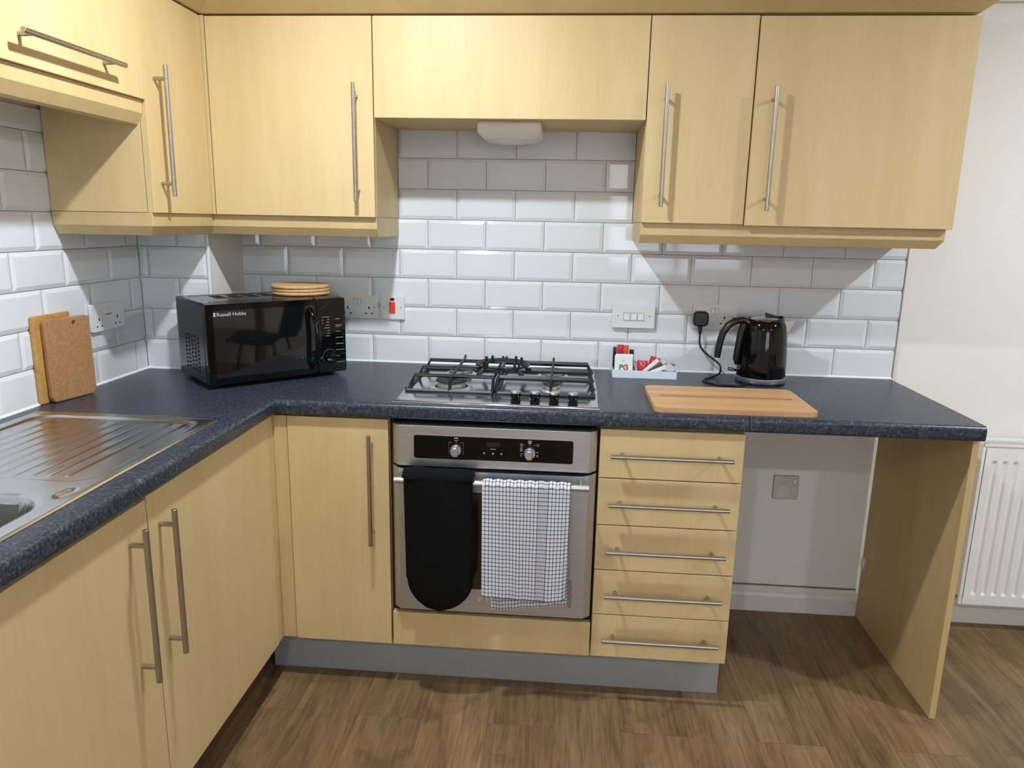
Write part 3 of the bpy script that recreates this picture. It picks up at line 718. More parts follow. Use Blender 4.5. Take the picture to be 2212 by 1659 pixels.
MB().box(wx0-.001, wx1+.001, OY+.0015, OY+.006, wz0-.001, wz1+.001).build('window_glass', M['ovenglass'], door)
text_mesh('S T O V E S', .0135, 'lettering', M['steelcap'], door, face_y(.3245, OY-.0010, .3165), .0010, spacing=1.75)
hb = MB(); HBY, HBZ = -.672, .699
hb.cyl((.132,HBY,HBZ), (.6785,HBY,HBZ), .0095, 24)
for xx in (.1565, .6555): hb.tube([(xx,OY+.001,HBZ+.010),(xx,HBY+.012,HBZ+.006),(xx,HBY,HBZ)], .0055, 10, flat=(.7,1.5))
hb.build('handle', M['steel'], door, bevel=.001, smooth=True)

# oven glove: two mitt ends joined by a band, folded over the bar
def cloth_sheet(name, mat, path_fn, nu, nv, thick, label, cat, uvf=None, loc=None):
    pass
gv = MB()
def glove_outline(z, front=True):   # half widths (x left, x right) at height z for the front mitt
    ztop, zbot = .716, .311
    xl, xr = .1615, .3565
    t_ = (ztop-z)/(ztop-zbot)
    xl_ = xl+.006*t_; xr_ = xr+.005*math.sin(min(1,t_*1.4)*PI/2)
    if t_ > .60: xr_ -= .010*((t_-.60)/.40)
    if t_ > .76:
        u = (t_-.76)/.24; c_ = (xl_+xr_)/2+.003; hw = (xr_-xl_)/2*math.sqrt(max(0, 1-u*u)); return c_-hw, c_+hw
    return xl_, xr_
rows = []
NP = 44
for k in range(NP+1):
    z = .716-(.716-.3112)*k/NP; a_, b_ = glove_outline(z); rows.append((z, a_, b_))
def mitt(rows, ybase, thick, sgn):
    mb_rings = []
    for k, (z, a_, b_) in enumerate(rows):
        nn = 20; ring = []
        tk = thick*(.45+.55*math.sqrt(max(0, 1-(k/NP)**6)))
        for i in range(nn):
            u = i/(nn-1); x = a_+(b_-a_)*u; e = math.sin(PI*u)**.35
            wob = .0022*noise.noise(Vector((x*16, z*9, 1.3)))
            ring.append((x, ybase-sgn*(tk*e+wob), z))
        for i in range(nn):
            u = 1-i/(nn-1); x = a_+(b_-a_)*u; ring.append((x, ybase, z))
        mb_rings.append(ring)
    return mb_rings
gv.loft(mitt(rows, HBY-.0115, .018, 1))
back_rows = [(z+.004, a_+.004, b_-.006) for z, a_, b_ in rows]
gv.loft(mitt(back_rows[:int(NP*.985)+1], HBY+.0115, .008, -1))
# folded band over the bar
band = []
for k in range(13):
    a = PI*k/12; ring = []
    for (dx, r_) in ((0, .0105), (.197, .0105), (.197, .024), (.16, .032), (.10, .030), (.03, .034), (-.001, .026)):
        ring.append((.1612+dx, HBY-math.cos(a)*min(r_, .0285 if a < 1.6 else .020), .714+math.sin(a)*(r_-.006)))
    band.append(ring)
gv.loft(band)
tag(gv.build('oven_glove', M['glove'], loc=(.26,HBY,.7), smooth=60), 'black double oven glove hanging over the oven handle', 'oven glove')

# checked tea towel
def towel():
    mb = MB(); nu, nv = 90, 160; Lf, Lb = .333, .392; R0 = .0118; arc = PI*R0
    tot = Lf+arc+Lb; verts = []; uvs = []
    for j in range(nv+1):
        s_ = tot*j/nv
        for i in range(nu+1):
            u = i/nu
            fold = .0022*math.sin(u*15+1.2)+.0016*math.sin(u*33+.5)
            if s_ < Lf:
                hang = (Lf-s_)/Lf; x = .3835+.2445*u + .004*hang*math.sin(u*5+.6)
                z = HBZ-(Lf-s_) + .006*hang*math.sin(u*5.2+2.2)-.004*hang*u
                y = HBY-R0-.0035-(fold+.0065*math.sin(u*8.5+.8)*1.0)*hang-.002
                if u > .93: y += .012*(u-.93)/.07*1.0*hang
            elif s_ < Lf+arc:
                a = (s_-Lf)/R0; x = .3835+.2445*u; z = HBZ+math.sin(a)*R0+.0035*abs(math.sin(u*26)); y = HBY-math.cos(a)*(R0+.0035)-.002*math.cos(a)
            else:
                d_ = s_-Lf-arc; hang = d_/Lb; x = .3835+.2445*u+.022*hang*(1-u)+.004*hang; z = HBZ-d_+.030*hang*max(0, u-.1)
                y = min(HBY+R0+.004+fold*hang, -.6305)
            verts.append((x, y, z)); uvs.append((u*.2445+.0025, s_))
    off = len(verts); fs = []
    for j in range(nv):
        for i in range(nu):
            a = j*(nu+1)+i; fs.append((a, a+1, a+nu+2, a+nu+1))
    mb.add(verts, fs); o = mb.build('tea_towel', M['check'], loc=(.5,HBY,.7), smooth=180)
    uvl = o.data.uv_layers.new(name='uv')
    for lp in o.data.loops: uvl.data[lp.index].uv = uvs[lp.vertex_index]
    so = o.modifiers.new('solid', 'SOLIDIFY'); so.thickness = .0016; so.offset = 0
    tag(o, 'black and white checked tea towel hanging on the oven handle', 'tea towel')
    # fringe threads at lower right edge
    fr = MB()
    for k in range(16):
        zz = .43-.006*k*.9; x = .633+random.uniform(0,.003)
        fr.tube([(x-.004, -.690, zz), (x+.003, -.690, zz-.002), (x+.007, -.689, zz-.006)], .0009, 5)
    fr.build('fringe', M['check'], o)
    return o
towel()

# ---------------------------------------------------------------- microwave
MA = .766; MO = Vector((-.451, -.545, WT))
mw = thing('microwave', 'black microwave oven turned towards the room in the corner', 'microwave', MO, MA, world=False)
W_, D_, H0, H1 = .446, .293, .012, .257
MB().box(0, W_, .022, D_, H0, H1).build('shell', M['mwbody'], mw, bevel=.006, seg=3, smooth=True)
fd = MB().prism(rrect(.0, .345, H0+.001, H1-.001, .006), .0, .0215, 'y').build('door', M['blackgloss'], mw, bevel=.002)
MB().prism(rrect(.022, .338, H0+.022, H1-.020, .004), -.0008, .004, 'y').build('door_window', plain('mirror_black_glass', rgb(16,16,17), .03, 0, .95), fd)
hp = [(.323, -.002, H1-.030), (.323, -.020, H1-.046), (.330, -.034, H1-.075), (.334, -.038, .135), (.330, -.034, .080), (.323, -.020, .050), (.323, -.002, .036)]
MB().tube(hp, .0085, 14, flat=(1.0, .75)).build('door_handle', M['blackgloss'], fd, smooth=True)
cp2 = MB().prism(rrect(.3465, W_, H0+.001, H1-.001, .006), .0, .0215, 'y').build('control_panel', M['blackgloss'], mw, bevel=.002)
pm = MB()
def pbox(x, z, w_, h_): pm.box(x-w_/2, x+w_/2, -.0006, .0004, z-h_/2, z+h_/2)
for k, wv in enumerate((.019, .008, .012, .013, .018, .007, .009, .013)): pbox(.3895-wv/2, .196-.0088*k*1.0, wv, .0022)
for k in range(3): pbox(.366, .196-.0095*k, .003, .003)
for k, wv in enumerate((.015, .024, .016, .027, .028, .030, .012, .030)):
    z = .188-.0205*k; pbox(.410+wv/2, z, wv, .0024); 
    pbox(.437, z+.008, .003, .0012)
pbox(.410+.009, .163, .018, .0022)
pm.build('panel_print', plain('panel_ink', rgb(122,122,122), .5), cp2)
dl = MB().lathe([(.021,.001),(.021,-.012),(.017,-.018),(.0001,-.018)], (.386,0,.066), 32, 'y').build('dial', M['blackgloss'], cp2, smooth=True)
dr_ = MB(); [dr_.tube([(.386+.0235*math.cos(a), -.0012, .066+.0235*math.sin(a)), (.386+.0235*math.cos(a+.2), -.0012, .066+.0235*math.sin(a+.2))], .0006, 5) for a in [2*PI*k/32 for k in range(3, 26)]]
dr_.build('dial_ring', M['printdim'], cp2)
ar = MB(); ar.tube([(.358+.0035*k, -.0006, .222+.014*math.sin(PI*k/21)) for k in range(22)], .0007, 5); ar.build('panel_arc', M['blackmatt'], cp2)
text_mesh('Russell Hobbs', .0152, 'brand_lettering', M['print'], fd, face_y(.0325, -.0012, H1-.037), .0003, 0)
lg = MB(); lg.lathe([(.0032,-.0012),(.0032,0)], (.0265,0,H1-.0285), 14, 'y'); lg.lathe([(.0032,-.0012),(.0032,0)], (.0265,0,H1-.0345), 14, 'y'); lg.build('logo', M['print'], fd)
# side vents (left side x=0) and top vents
sv = MB()
for r_ in range(9):
    for c_ in range(5):
        y = .085+.030*c_; z = .045+.0125*r_+(.004 if c_ % 2 else 0)
        sv.prism([(y+.008*math.cos(a), z+.0042*math.sin(a)) for a in [2*PI*k/10 for k in range(10)]], -.0004, .001, 'x')
sv.build('side_vents', M['void'], mw)
tv = MB()
for k in range(5): tv.box(.085+.052*k, .085+.052*k+.034, .15, .235, H1-.0005, H1+.0005)
tv.build('top_vents', M['void'], mw)
tr = MB()
for k in range(2): tr.box(.03, .33, .060+.20*k, .0616+.20*k, H1-.0005, H1+.0008)
tr.build('top_ridges', M['mwbody'], mw)
for x in (.035, .41):
    for y in (.05, .25): MB().lathe([(.012,0),(.014,.010),(.014,.0125)], (x,y,0), 16).build('foot', M['blackmatt'], mw, smooth=True)
# cork mats stacked on the microwave
def lw(lx, ly): return (MO.x+lx*math.cos(MA)-ly*math.sin(MA), MO.y+lx*math.sin(MA)+ly*math.cos(MA))
mx, my = lw(.370, .170)
for k, l in enumerate(('lowest of the three round cork mats on the microwave', 'middle one of the three round cork mats on the microwave', 'top one of the three round cork mats on the microwave')):
    dx, dy = ((.001,0),(.0,.001),(-.001,-.001))[k]; z0 = WT+H1+.0012+.0108*k
    o = MB().lathe([(.092,0),(.0950,.003),(.0950,.0070),(.092,.0100)], (mx+dx, my+dy, z0), 64).build('cork_mat', M['corklight'], loc=(mx+dx, my+dy, z0), smooth=True)
    tag(o, l, 'cork mat', 'round cork mats on the microwave')

# ---------------------------------------------------------------- leaning boards on the left
def leaning(name, label, mat, P0, P1, top, thick, rr, hole=None, group=None, bev=.003):
    # local frame: u along bottom edge, v up the board, w outwards
    P0, P1 = Vector(P0), Vector(P1); u = (P1-P0).normalized(); W = (P1-P0).length
    v = Vector(top).normalized(); wv = u.cross(v).normalized(); v = wv.cross(u).normalized()
    if wv.x < 0: wv = -wv
    Hh = hole['h'] if hole else 0
    pts = rrect(0, W, 0, HB_, rr, 6)
    mb = MB(); 
    if hole and hole.get('c'):
        hx, hz, hr, hs = hole['c']; n = 24
        inner = []
        for k in range(n): a = 2*PI*k/n; inner.append((hx+hr*math.cos(a), hz+hr*hs*math.sin(a)))
        # ring fill by connecting angular samples
        outer = []
        for k in range(n*4):
            a = 2*PI*k/(n*4); d = Vector((math.cos(a), math.sin(a)))
            best = None
            for i in range(len(pts)):
                p, q = Vector(pts[i]), Vector(pts[(i+1) % len(pts)]); e = q-p; c = Vector((hx, hz))
                den = d.x*e.y-d.y*e.x
                if abs(den) < 1e-12: continue
                t_ = ((p.x-c.x)*e.y-(p.y-c.y)*e.x)/den; s_ = ((p.x-c.x)*d.y-(p.y-c.y)*d.x)/den
                if t_ > 0 and -1e-6 <= s_ <= 1+1e-6 and (best is None or t_ < best): best = t_
            outer.append((hx+d.x*best, hz+d.y*best))
        inn = [(hx+hr*math.cos(2*PI*k/(n*4)), hz+hr*hs*math.sin(2*PI*k/(n*4))) for k in range(n*4)]
        rings = [[(a_, b_, w0) for a_, b_ in ring] for ring, w0 in ((inn, 0), (outer, 0), (outer, thick), (inn, thick), (inn, 0))]
        mb.loft(rings, cap=False)
    else:
        mb.loft([[(a_, b_, w0) for a_, b_ in pts] for w0 in (0, thick)])
    o = mb.build(name, mat, weld=True)
    m = Matrix((u, v, wv)).transposed().to_4x4(); m.translation = P0; o.matrix_world = m
    if bev:
        b_ = o.modifiers.new('bevel', 'BEVEL'); b_.width = bev; b_.segments = 2; b_.limit_method = 'ANGLE'; b_.angle_limit = .8
    tag(o, label, 'board', group); return o
HB_ = .227
leaning('cork_board', 'brown cork board with a hanging hole leaning in front of the wooden one', M['cork'], (-.7995,-.757,WT+.001), (-.7700,-.612,WT+.001), (-.003,0,.228), .014, .012, {'h': 1, 'c': (.095, .209, .0052, 1.25)}, 'boards leaning on the left wall')
HB_ = .238
leaning('wooden_board', 'golden wooden board leaning behind the cork board', M['bamboo'], (-.8145,-.780,WT+.001), (-.8145,-.632,WT+.001), (.0,0,.228), .011, .006, None, 'boards leaning on the left wall', .0015)

# ---------------------------------------------------------------- chopping board on the worktop
cb = bpy.data.objects.new('chopping_board', None)
pts = rrect(0, .447, 0, .285, .022, 6)
mb = MB()
gx0, gx1, gy0, gy1 = .032, .415, .138, .156
# top surface as grid with a shallow groove
nx2, ny2 = 96, 60; T_ = .0155
def inside(x, y): return sdrr(x, y, 0, .447, 0, .285, .022)
mb.loft([[(x, y, z) for x, y in pts] for z in (0, T_-.001)], cap=True)
top = []
inner = [(.2235+(x-.2235)*.990, .1425+(y-.1425)*.986) for x, y in pts]
mb.loft([[(x, y, T_-.001) for x, y in pts], [(x, y, T_) for x, y in inner]], cap=True)
o = mb.build('chopping_board', M['board']); o.location = (.8525, -.6005, WT+.0005); o.rotation_euler = (0,0,.006)
tag(o, 'rectangular beech chopping board lying at the front of the worktop', 'chopping board')
gr = MB(); gr.prism(rrect(gx0, gx1, gy0, gy1, .004), T_-.0005, T_+.0002, 'z')
gr.build('groove', board_mat('board_groove', (rgb(170,122,78), rgb(182,136,90), rgb(192,148,102)), 'x', .2), o)
ghk = MB().lathe([(.004,0),(.004,.0006)], (.408,.147,T_), 12).build('drill_hole', M['tea_brown'], o)

# ---------------------------------------------------------------- kettle
KX, KY = 1.2525, -.132
kt = thing('kettle', 'glossy black cordless kettle plugged in at the right', 'kettle', (KX, KY, WT))
MB().lathe([(.074,0),(.080,.001),(.080,.005),(.077,.0065),(.0001,.0065)], (KX,KY,WT+.0005), 64).build('power_base', M['blacksatin'], kt, smooth=True)
MB().lathe([(.0780,.007),(.0795,.009),(.0795,.0215),(.0785,.0225)], (KX,KY,WT), 64).build('base_ring', M['steel'], kt, smooth=True)
body = MB().lathe([(.078,.0227),(.0790,.026),(.0787,.060),(.0765,.110),(.0735,.150),(.0705,.178),(.0670,.194),(.0615,.205),(.0585,.2085),(.0560,.207)], (KX,KY,WT), 72).build('body', M['blackgloss'], kt, smooth=60)
MB().lathe([(.056,.205),(.054,.209),(.040,.216),(.018,.2205),(.0001,.221)], (KX,KY,WT), 48).build('lid', M['chrome'], kt, smooth=True)
# raised collar around the lid, higher on the spout side
col = MB(); rg = []
for i in range(49):
    a = 2*PI*i/48; ca, sa = math.cos(a), math.sin(a); hh = .208+.014*max(0, ca)**.7+.006*max(0, -ca)
    rg.append([(KX+ca*.0600, KY+sa*.0600, WT+.203), (KX+ca*.0575, KY+sa*.0575, WT+hh), (KX+ca*.0550, KY+sa*.0550, WT+hh), (KX+ca*.0560, KY+sa*.0560, WT+.203)])
col.loft(rg, cap=False).build('collar', M['blackgloss'], kt, smooth=True)
fl = MB(); fl.loft([[(KX-.004,KY-.010,WT+.214),(KX+.010,KY-.022,WT+.216),(KX+.045,KY-.004,WT+.218),(KX+.010,KY+.018,WT+.220)], [(KX-.006,KY-.008,WT+.236),(KX+.004,KY-.012,WT+.232),(KX+.042,KY-.002,WT+.221),(KX+.006,KY+.010,WT+.230)]]).build('lid_catch', M['blacksatin'], kt, bevel=.002)
sp = MB()
sp.loft([[(KX+.060,KY-.018,WT+.150),(KX+.062,KY,WT+.140),(KX+.060,KY+.018,WT+.150),(KX+.056,KY+.018,WT+.207),(KX+.056,KY-.018,WT+.207)],
         [(KX+.082,KY-.009,WT+.186),(KX+.084,KY,WT+.182),(KX+.082,KY+.009,WT+.186),(KX+.088,KY+.010,WT+.2115),(KX+.088,KY-.010,WT+.2115)],
         [(KX+.094,KY-.004,WT+.206),(KX+.095,KY,WT+.205),(KX+.094,KY+.004,WT+.206),(KX+.096,KY+.005,WT+.2125),(KX+.096,KY-.005,WT+.2125)]]).build('spout', M['chrome'], kt, bevel=.001, smooth=True)
hp = [(-.052,.197),(-.075,.209),(-.100,.205),(-.122,.190),(-.137,.165),(-.1445,.135),(-.1485,.105),(-.150,.082)]
hy = -.016
MB().tube([(KX+x, KY+hy, WT+z) for x, z in hp], .012, 16, radii=[.010,.0118,.0125,.0125,.012,.0118,.0120,.0105], flat=(1.25, .95)).build('handle', M['blacksatin'], kt, smooth=True)
MB().tube([(KX-.070, KY+hy, WT+.196),(KX-.078,KY+hy,WT+.165),(KX-.084,KY+hy,WT+.120),(KX-.087,KY+hy,WT+.080),(KX-.084,KY+hy,WT+.060)], .008, 12, radii=[.010,.010,.009,.009,.005], flat=(1.3, 1)).build('inner_grip', M['blacksatin'], kt, smooth=True)
MB().tube([(KX-.076,KY-.022,WT+.040),(KX-.090,KY-.024,WT+.043),(KX-.112,KY-.026,WT+.047)], .005, 10, radii=[.003,.0045,.0065], flat=(1.4,.9)).build('switch_lever', M['blacksatin'], kt, smooth=True)
cp3 = [(1.062,-.028,1.072),(1.062,-.029,1.040),(1.064,-.030,1.010),(1.078,-.032,.988),(1.100,-.034,.970),(1.124,-.040,.953),(1.136,-.052,.938),(1.132,-.070,.920),(1.110,-.092,.9115),(1.083,-.118,.9090),(1.066,-.140,.9085),(1.063,-.160,.9085),(1.072,-.190,.9085),(1.098,-.213,.9085),(1.130,-.222,.9085),(1.165,-.216,.9085),(1.198,-.192,.9095)]
def smooth_path(p, k=4):
    p = [Vector(q) for q in p]; out = []
    for i in range(len(p)-1):
        a, b_, c, d = p[max(i-1,0)], p[i], p[i+1], p[min(i+2,len(p)-1)]
        for j in range(k):
            t_ = j/k; out.append(.5*((2*b_)+(c-a)*t_+(2*a-5*b_+4*c-d)*t_*t_+(3*b_-a-3*c+d)*t_**3))
    return out+[p[-1]]
MB().tube(smooth_path(cp3), .0034, 10).build('cord', M['blacksatin'], kt, smooth=True)
pg = MB(); pg.loft([[(1.0625+x*s_, y, 1.099+z*s_) for x, z in rrect(-.0255,.0255,-.026,.026,.015,5)] for y, s_ in ((-.0085,.96),(-.012,1),(-.030,1),(-.036,.90))])
pg.tube([(1.0625,-.022,1.076),(1.0622,-.026,1.058),(1.062,-.028,1.045)], .006, 12, radii=[.0085,.0065,.0045])
pg.build('plug', M['blacksatin'], kt, bevel=.003, smooth=True)

# ---------------------------------------------------------------- sockets and switches
def plate_y(name, label, cat, x0, x1, z0, z1, y=-.0005, d=.008, grp='wall sockets'):
    t = thing(name, label, cat, ((x0+x1)/2, y, (z0+z1)/2), 0, grp)
    MB().prism(rrect(x0, x1, z0, z1, .004), y-d, y, 'y').build('plate', M['white'], t, bevel=.0015)
    return t, y-d
def screws(t, yf, xs, z):
    for x in xs: MB().lathe([(.0023,-.0004),(.0023,.001)], (x,yf,z), 12, 'y').build('screw', plain('screw_head', rgb(120,112,100), .4, .6), t)
def holes(t, yf, cx, zb2):
    h = MB(); h.box(cx-.0022, cx+.0022, yf-.0004, yf+.001, zb2+.016, zb2+.025)
    for s_ in (-1, 1): h.box(cx+s_*.011-.0032, cx+s_*.011+.0032, yf-.0004, yf+.001, zb2-.0021, zb2+.0021)
    h.build('pin_holes', M['void'], t)
def rocker(t, yf, x0, x1, z0, z1, mat=None, tilt=.0012, name='rocker_switch'):
    MB().box(x0-.0012, x1+.0012, yf-.0003, yf+.001, z0-.0012, z1+.0012).build('switch_surround', plain('switch_gap', rgb(120,112,100), .6), t)
    r = MB(); r.add([(x0,yf-.001,z0),(x1,yf-.001,z0),(x1,yf-.001,z1),(x0,yf-.001,z1),(x0,yf-.0015-tilt*2,z0),(x1,yf-.0015-tilt*2,z0),(x1,yf-.0015,z1),(x0,yf-.0015,z1)], [(0,3,2,1),(4,5,6,7),(0,1,5,4),(1,2,6,5),(2,3,7,6),(3,0,4,7)])
    r.build(name, mat or M['white'], t)
t, yf = plate_y('double_socket', 'white double socket behind the microwave right corner', 'socket', -.2255, -.0805, 1.0635, 1.1470)
holes(t, yf, -.190, 1.082); holes(t, yf, -.1115, 1.082)
rocker(t, yf, -.1665, -.1545, 1.115, 1.134); rocker(t, yf, -.1530, -.1410, 1.115, 1.134); screws(t, yf, (-.0935, -.213), 1.105)
t, yf = plate_y('cooker_switch', 'white wall switch with a red rocker beside the hob', 'switch', -.0690, .0180, 1.0630, 1.1475, grp='wall switches')
MB().box(-.0365, -.0155, yf-.004, yf+.001, 1.0855, 1.1255).build('red_rocker', M['red'], t, bevel=.0015)
MB().box(-.0335, -.0185, yf-.001, yf+.001, 1.1300, 1.1400).build('neon_window', plain('neon_off', rgb(60,24,18), .2), t)
screws(t, yf, (-.056, .004), 1.106)
t, yf = plate_y('light_switch', 'white three-gang light switch on the tiles left of the kettle', 'switch', .7575, .9055, 1.0585, 1.1415, y=-.004, d=.012, grp='wall switches')
MB().prism(rrect(.7595,.9035,1.0605,1.1395,.004), -.005, -.0002, 'y').build('back_box', M['white'], t)
for k in range(3): rocker(t, yf, .7975+.0245*k, .8175+.0245*k, 1.087, 1.1105)
screws(t, yf, (.778, .887), 1.101)
t, yf = plate_y('double_socket', 'white double socket with the black kettle plug in it', 'socket', 1.0365, 1.1865, 1.0625, 1.1485)
holes(t, yf, 1.145, 1.082); rocker(t, yf, 1.0975, 1.1095, 1.115, 1.134); rocker(t, yf, 1.111, 1.123, 1.115, 1.134, tilt=.0003); screws(t, yf, (1.172,), 1.104)
# left wall socket (facing +x)
t = thing('double_socket', 'white double socket on the left wall beside the cork board', 'socket', (XL,-.455,1.107), 0, 'wall sockets')
xf = XL+.010
MB().prism(rrect(-.535,-.372,1.066,1.150,.004), XL+.0005, xf, 'x').build('plate', M['white'], t, bevel=.0015)
h = MB()
for cyy in (-.500, -.410):
    h.box(xf-.001, xf+.0004, cyy-.0022, cyy+.0022, 1.098, 1.107)
    for s_ in (-1, 1): h.box(xf-.001, xf+.0004, cyy+s_*.011-.0032, cyy+s_*.011+.0032, 1.080, 1.0842)
h.build('pin_holes', M['void'], t)
for yy in (-.467, -.453):
    MB().box(xf-.001, xf+.003, yy, yy+.012, 1.116, 1.135).build('rocker_switch', M['white'], t, bevel=.001)
MB().box(xf-.001, xf+.0006, -.469, -.439, 1.1135, 1.1155).build('switch_gap', M['blackmatt'], t)
# appliance socket in the gap: blank flush plate with round outlet and small switch
t = thing('appliance_socket', 'grey single socket plate on the wall inside the empty appliance gap', 'socket', (1.417,.009,.487), 0, 'wall sockets')
yf = .006
mplt = plain('aged_plastic', rgb(206,196,184), .5)
MB().prism(rrect(1.373,1.4605,.444,.5315,.004), yf, .0098, 'y').build('plate', mplt, t, bevel=.001)
rim = MB(); rim.prism(rrect(1.3715,1.462,.4425,.533,.004), yf+.002, .0097, 'y'); rim.build('plate_rim', plain('brown_grey_edge', rgb(120,110,92), .7), t)  # thin rim, darker than the plate
MB().lathe([(.0245,-.0012),(.0250,.001)], (1.4075,yf,.4715), 40, 'y').build('outlet_cover', plain('aged_cover', rgb(212,208,200), .5), t, smooth=True)
rocker(t, yf, 1.441, 1.451, .504, .521, tilt=.0004); screws(t, yf, (1.447,), .497)

# ---------------------------------------------------------------- tea and coffee tray
TX0, TX1, TY0, TY1 = .7605, .975, -.145, -.012
tb = MB(); th = .003; hz = .026; z0 = WT+.0005
tb.box(TX0,TX1,TY0,TY1,z0,z0+th); tb.box(TX0,TX1,TY0,TY0+th,z0+th,z0+hz); tb.box(TX0,TX1,TY1-th,TY1,z0+th,z0+hz)
tb.box(TX0,TX0+th,TY0+th,TY1-th,z0+th,z0+hz); tb.box(TX1-th,TX1,TY0+th,TY1-th,z0+th,z0+hz); tb.box(.838,.8405,TY0+th,TY1-th,z0+th,z0+hz+.006)
tag(tb.build('tray', M['tray'], loc=((TX0+TX1)/2,-.08,WT)), 'small white tray of tea and coffee sachets', 'tray')
zf = z0+th
def sachet(name, label, mat, x, y, z, w_, h_, d_, rot=(0,0,0), grp=None, puff=.0, cat='sachet'):
    mb = MB(); rings = []
    for k in range(9):
        v = -1+2*k/8; ring = []
        for i in range(12):
            u = -1+2*i/11; ring.append((u*w_/2, -d_/2*(.35+.65*math.sqrt(max(0,1-u**4))*math.sqrt(max(0,1-v**4))), h_/2*(v+1)))
        for i in range(12):
            u = 1-2*i/11; ring.append((u*w_/2, d_/2*(.35+.65*math.sqrt(max(0,1-u**4))*math.sqrt(max(0,1-v**4))), h_/2*(v+1)))
        rings.append(ring)
    mb.loft(rings); o = mb.build(name, mat, smooth=50); o.location = (x,y,z); o.rotation_euler = rot
    tag(o, label, cat, grp); return o
# PG tea bag envelopes, upright
def tea_env(x, y, label, rz=0, printed=True):
    t_ = bpy.data.objects.new('tea_bag_envelope', None); COL.objects.link(t_); t_.location = (x, y, zf); t_.rotation_euler = (-.05,0,rz)
    tag(t_, label, 'tea bag', 'tea bag envelopes in the tray')
    t_['_w'] = 0
    MB().prism(rrect(-.0300,.0300,.0,.0715,.003), 0, .004, 'y').build('envelope', M['tea_white'], t_, bevel=.0008)
    if printed:
        text_mesh('P', .026, 'green_letter', M['tea_green'], t_, face_y(-.0150, -.0005, .0225), .0002, .0006)
        text_mesh('G', .026, 'red_letter', M['tea_redink'], t_, face_y(-.0020, -.0005, .0225), .0002, .0006)
        text_mesh('tips', .006, 'small_lettering', M['tea_redink'], t_, face_y(.0055, -.0008, .0330), .0002)
        em = MB(); em.lathe([(.0014,-.0006),(.0014,0)], (-.001,0,.0535), 10, 'y')
        for s_ in (-1, 1): em.tube([(-.001+s_*.0045,-.0003,.0535+.003*math.cos(q)) for q in (0,1.5,3.1)], .0003, 4); em.tube([(s_*.020,-.0003,.017+.0045*q/3) if q % 2 else (s_*.0215,-.0003,.017+.0045*q/3) for q in range(4)], .0006, 4)
        em.build('emblem', M['tea_green'], t_)
    return t_
tea_env(.7965, -.134, 'foremost white tea bag envelope with green and red lettering')
for k in range(4): tea_env(.7985+.0008*k, -.127+.0065*k, ['second', 'third', 'fourth', 'rearmost'][k]+' white tea bag envelope behind the lettered one', .02*k, False)
sachet('tea_sachet', 'black sachet standing at the left end of the tray', M['tea_black'], .7700, -.060, zf, .012, .088, .006, (0,0,.1), 'sachets in the tray')
sachet('stick_sachet', 'left of the two red-topped sachets behind the tea bags', M['tea_red'], .7880, -.055, zf, .020, .096, .007, (0,0,.05), 'sachets in the tray')
sachet('stick_sachet', 'right of the two red-topped sachets behind the tea bags', M['tea_orange'], .8080, -.052, zf, .020, .094, .007, (0,0,-.05), 'sachets in the tray')
sachet('dark_sachet', 'dark sachet just behind the right edge of the tea bags', M['tea_black'], .8285, -.055, zf, .016, .080, .006, (0,0,-.2), 'sachets in the tray')
def swirl(par, col='tea_white'):
    sw = MB(); sw.tube([(-.009,-.0052,.040),(-.0075,-.0052,.032),(-.0055,-.0052,.0285)], .0008, 5)
    sw.tube([(.002+.008*math.cos(a)*.8, -.0052, .032+.008*math.sin(a)) for a in [k*.5 for k in range(12)]], .0006, 5)
    sw.build('swirl_print', M[col], par)
r1 = sachet('coffee_sachet', 'front red coffee sachet with a white swirl', M['tea_red'], .8620, -.112, zf+.010, .036, .042, .008, (-.12,.02,0), 'red coffee sachets'); swirl(r1)
r2 = sachet('coffee_sachet', 'rear red coffee sachet leaning behind the white sugar sticks', M['tea_red'], .8960, -.085, zf+.012, .034, .050, .008, (-.12,.28,0), 'red coffee sachets'); swirl(r2)
for (xb, xt, zz, yy, mm, lb) in ((.860, .9105, .058, -.128, 'tea_white', 'upper white sugar stick lying across the tray'), (.8715, .9235, .046, -.131, 'tea_brown', 'brown sugar stick between two white ones'), (.877, .934, .036, -.136, 'tea_white', 'lower white sugar stick at the front of the tray')):
    a = Vector((xb, yy, zf+.010)); b_ = Vector((xt, yy+.020, zf+zz)); d_ = (b_-a); L = d_.length; ang = math.atan2(d_.z, d_.x)
    o = sachet('sugar_stick', lb, M[mm], a.x, a.y, a.z, .014, L, .0035, (0, PI/2-ang, 0), 'sugar sticks in the tray')
def milk_pot(x, y, z, rot, label):
    t_ = bpy.data.objects.new('milk_pot', None); COL.objects.link(t_); t_.location = (x,y,z); t_.rotation_euler = rot; t_['_w'] = 0
    tag(t_, label, 'milk pot', 'milk pots in the tray')
    MB().lathe([(.011,0),(.0125,.002),(.0165,.020),(.0205,.021),(.0205,.0225)], (0,0,0), 24).build('cup', M['cream'], t_, smooth=True)
    MB().lathe([(.0215,.0226),(.0215,.0234),(.0001,.0238)], (0,0,0), 24).build('foil_lid', M['foil'], t_, smooth=True)
milk_pot(.9470, -.118, zf+.011, (.35,.15,0), 'front milk pot with crumpled foil lid at the right of the tray')
milk_pot(.9300, -.070, zf+.020, (.3,-.25,0), 'rear left milk pot in the tray')
milk_pot(.9530, -.055, zf+.018, (-.2,.5,0), 'rear right milk pot against the tray end')
milk_pot(.9190, -.035, zf+.003, (.1,.0,0), 'milk pot at the bottom rear of the tray')
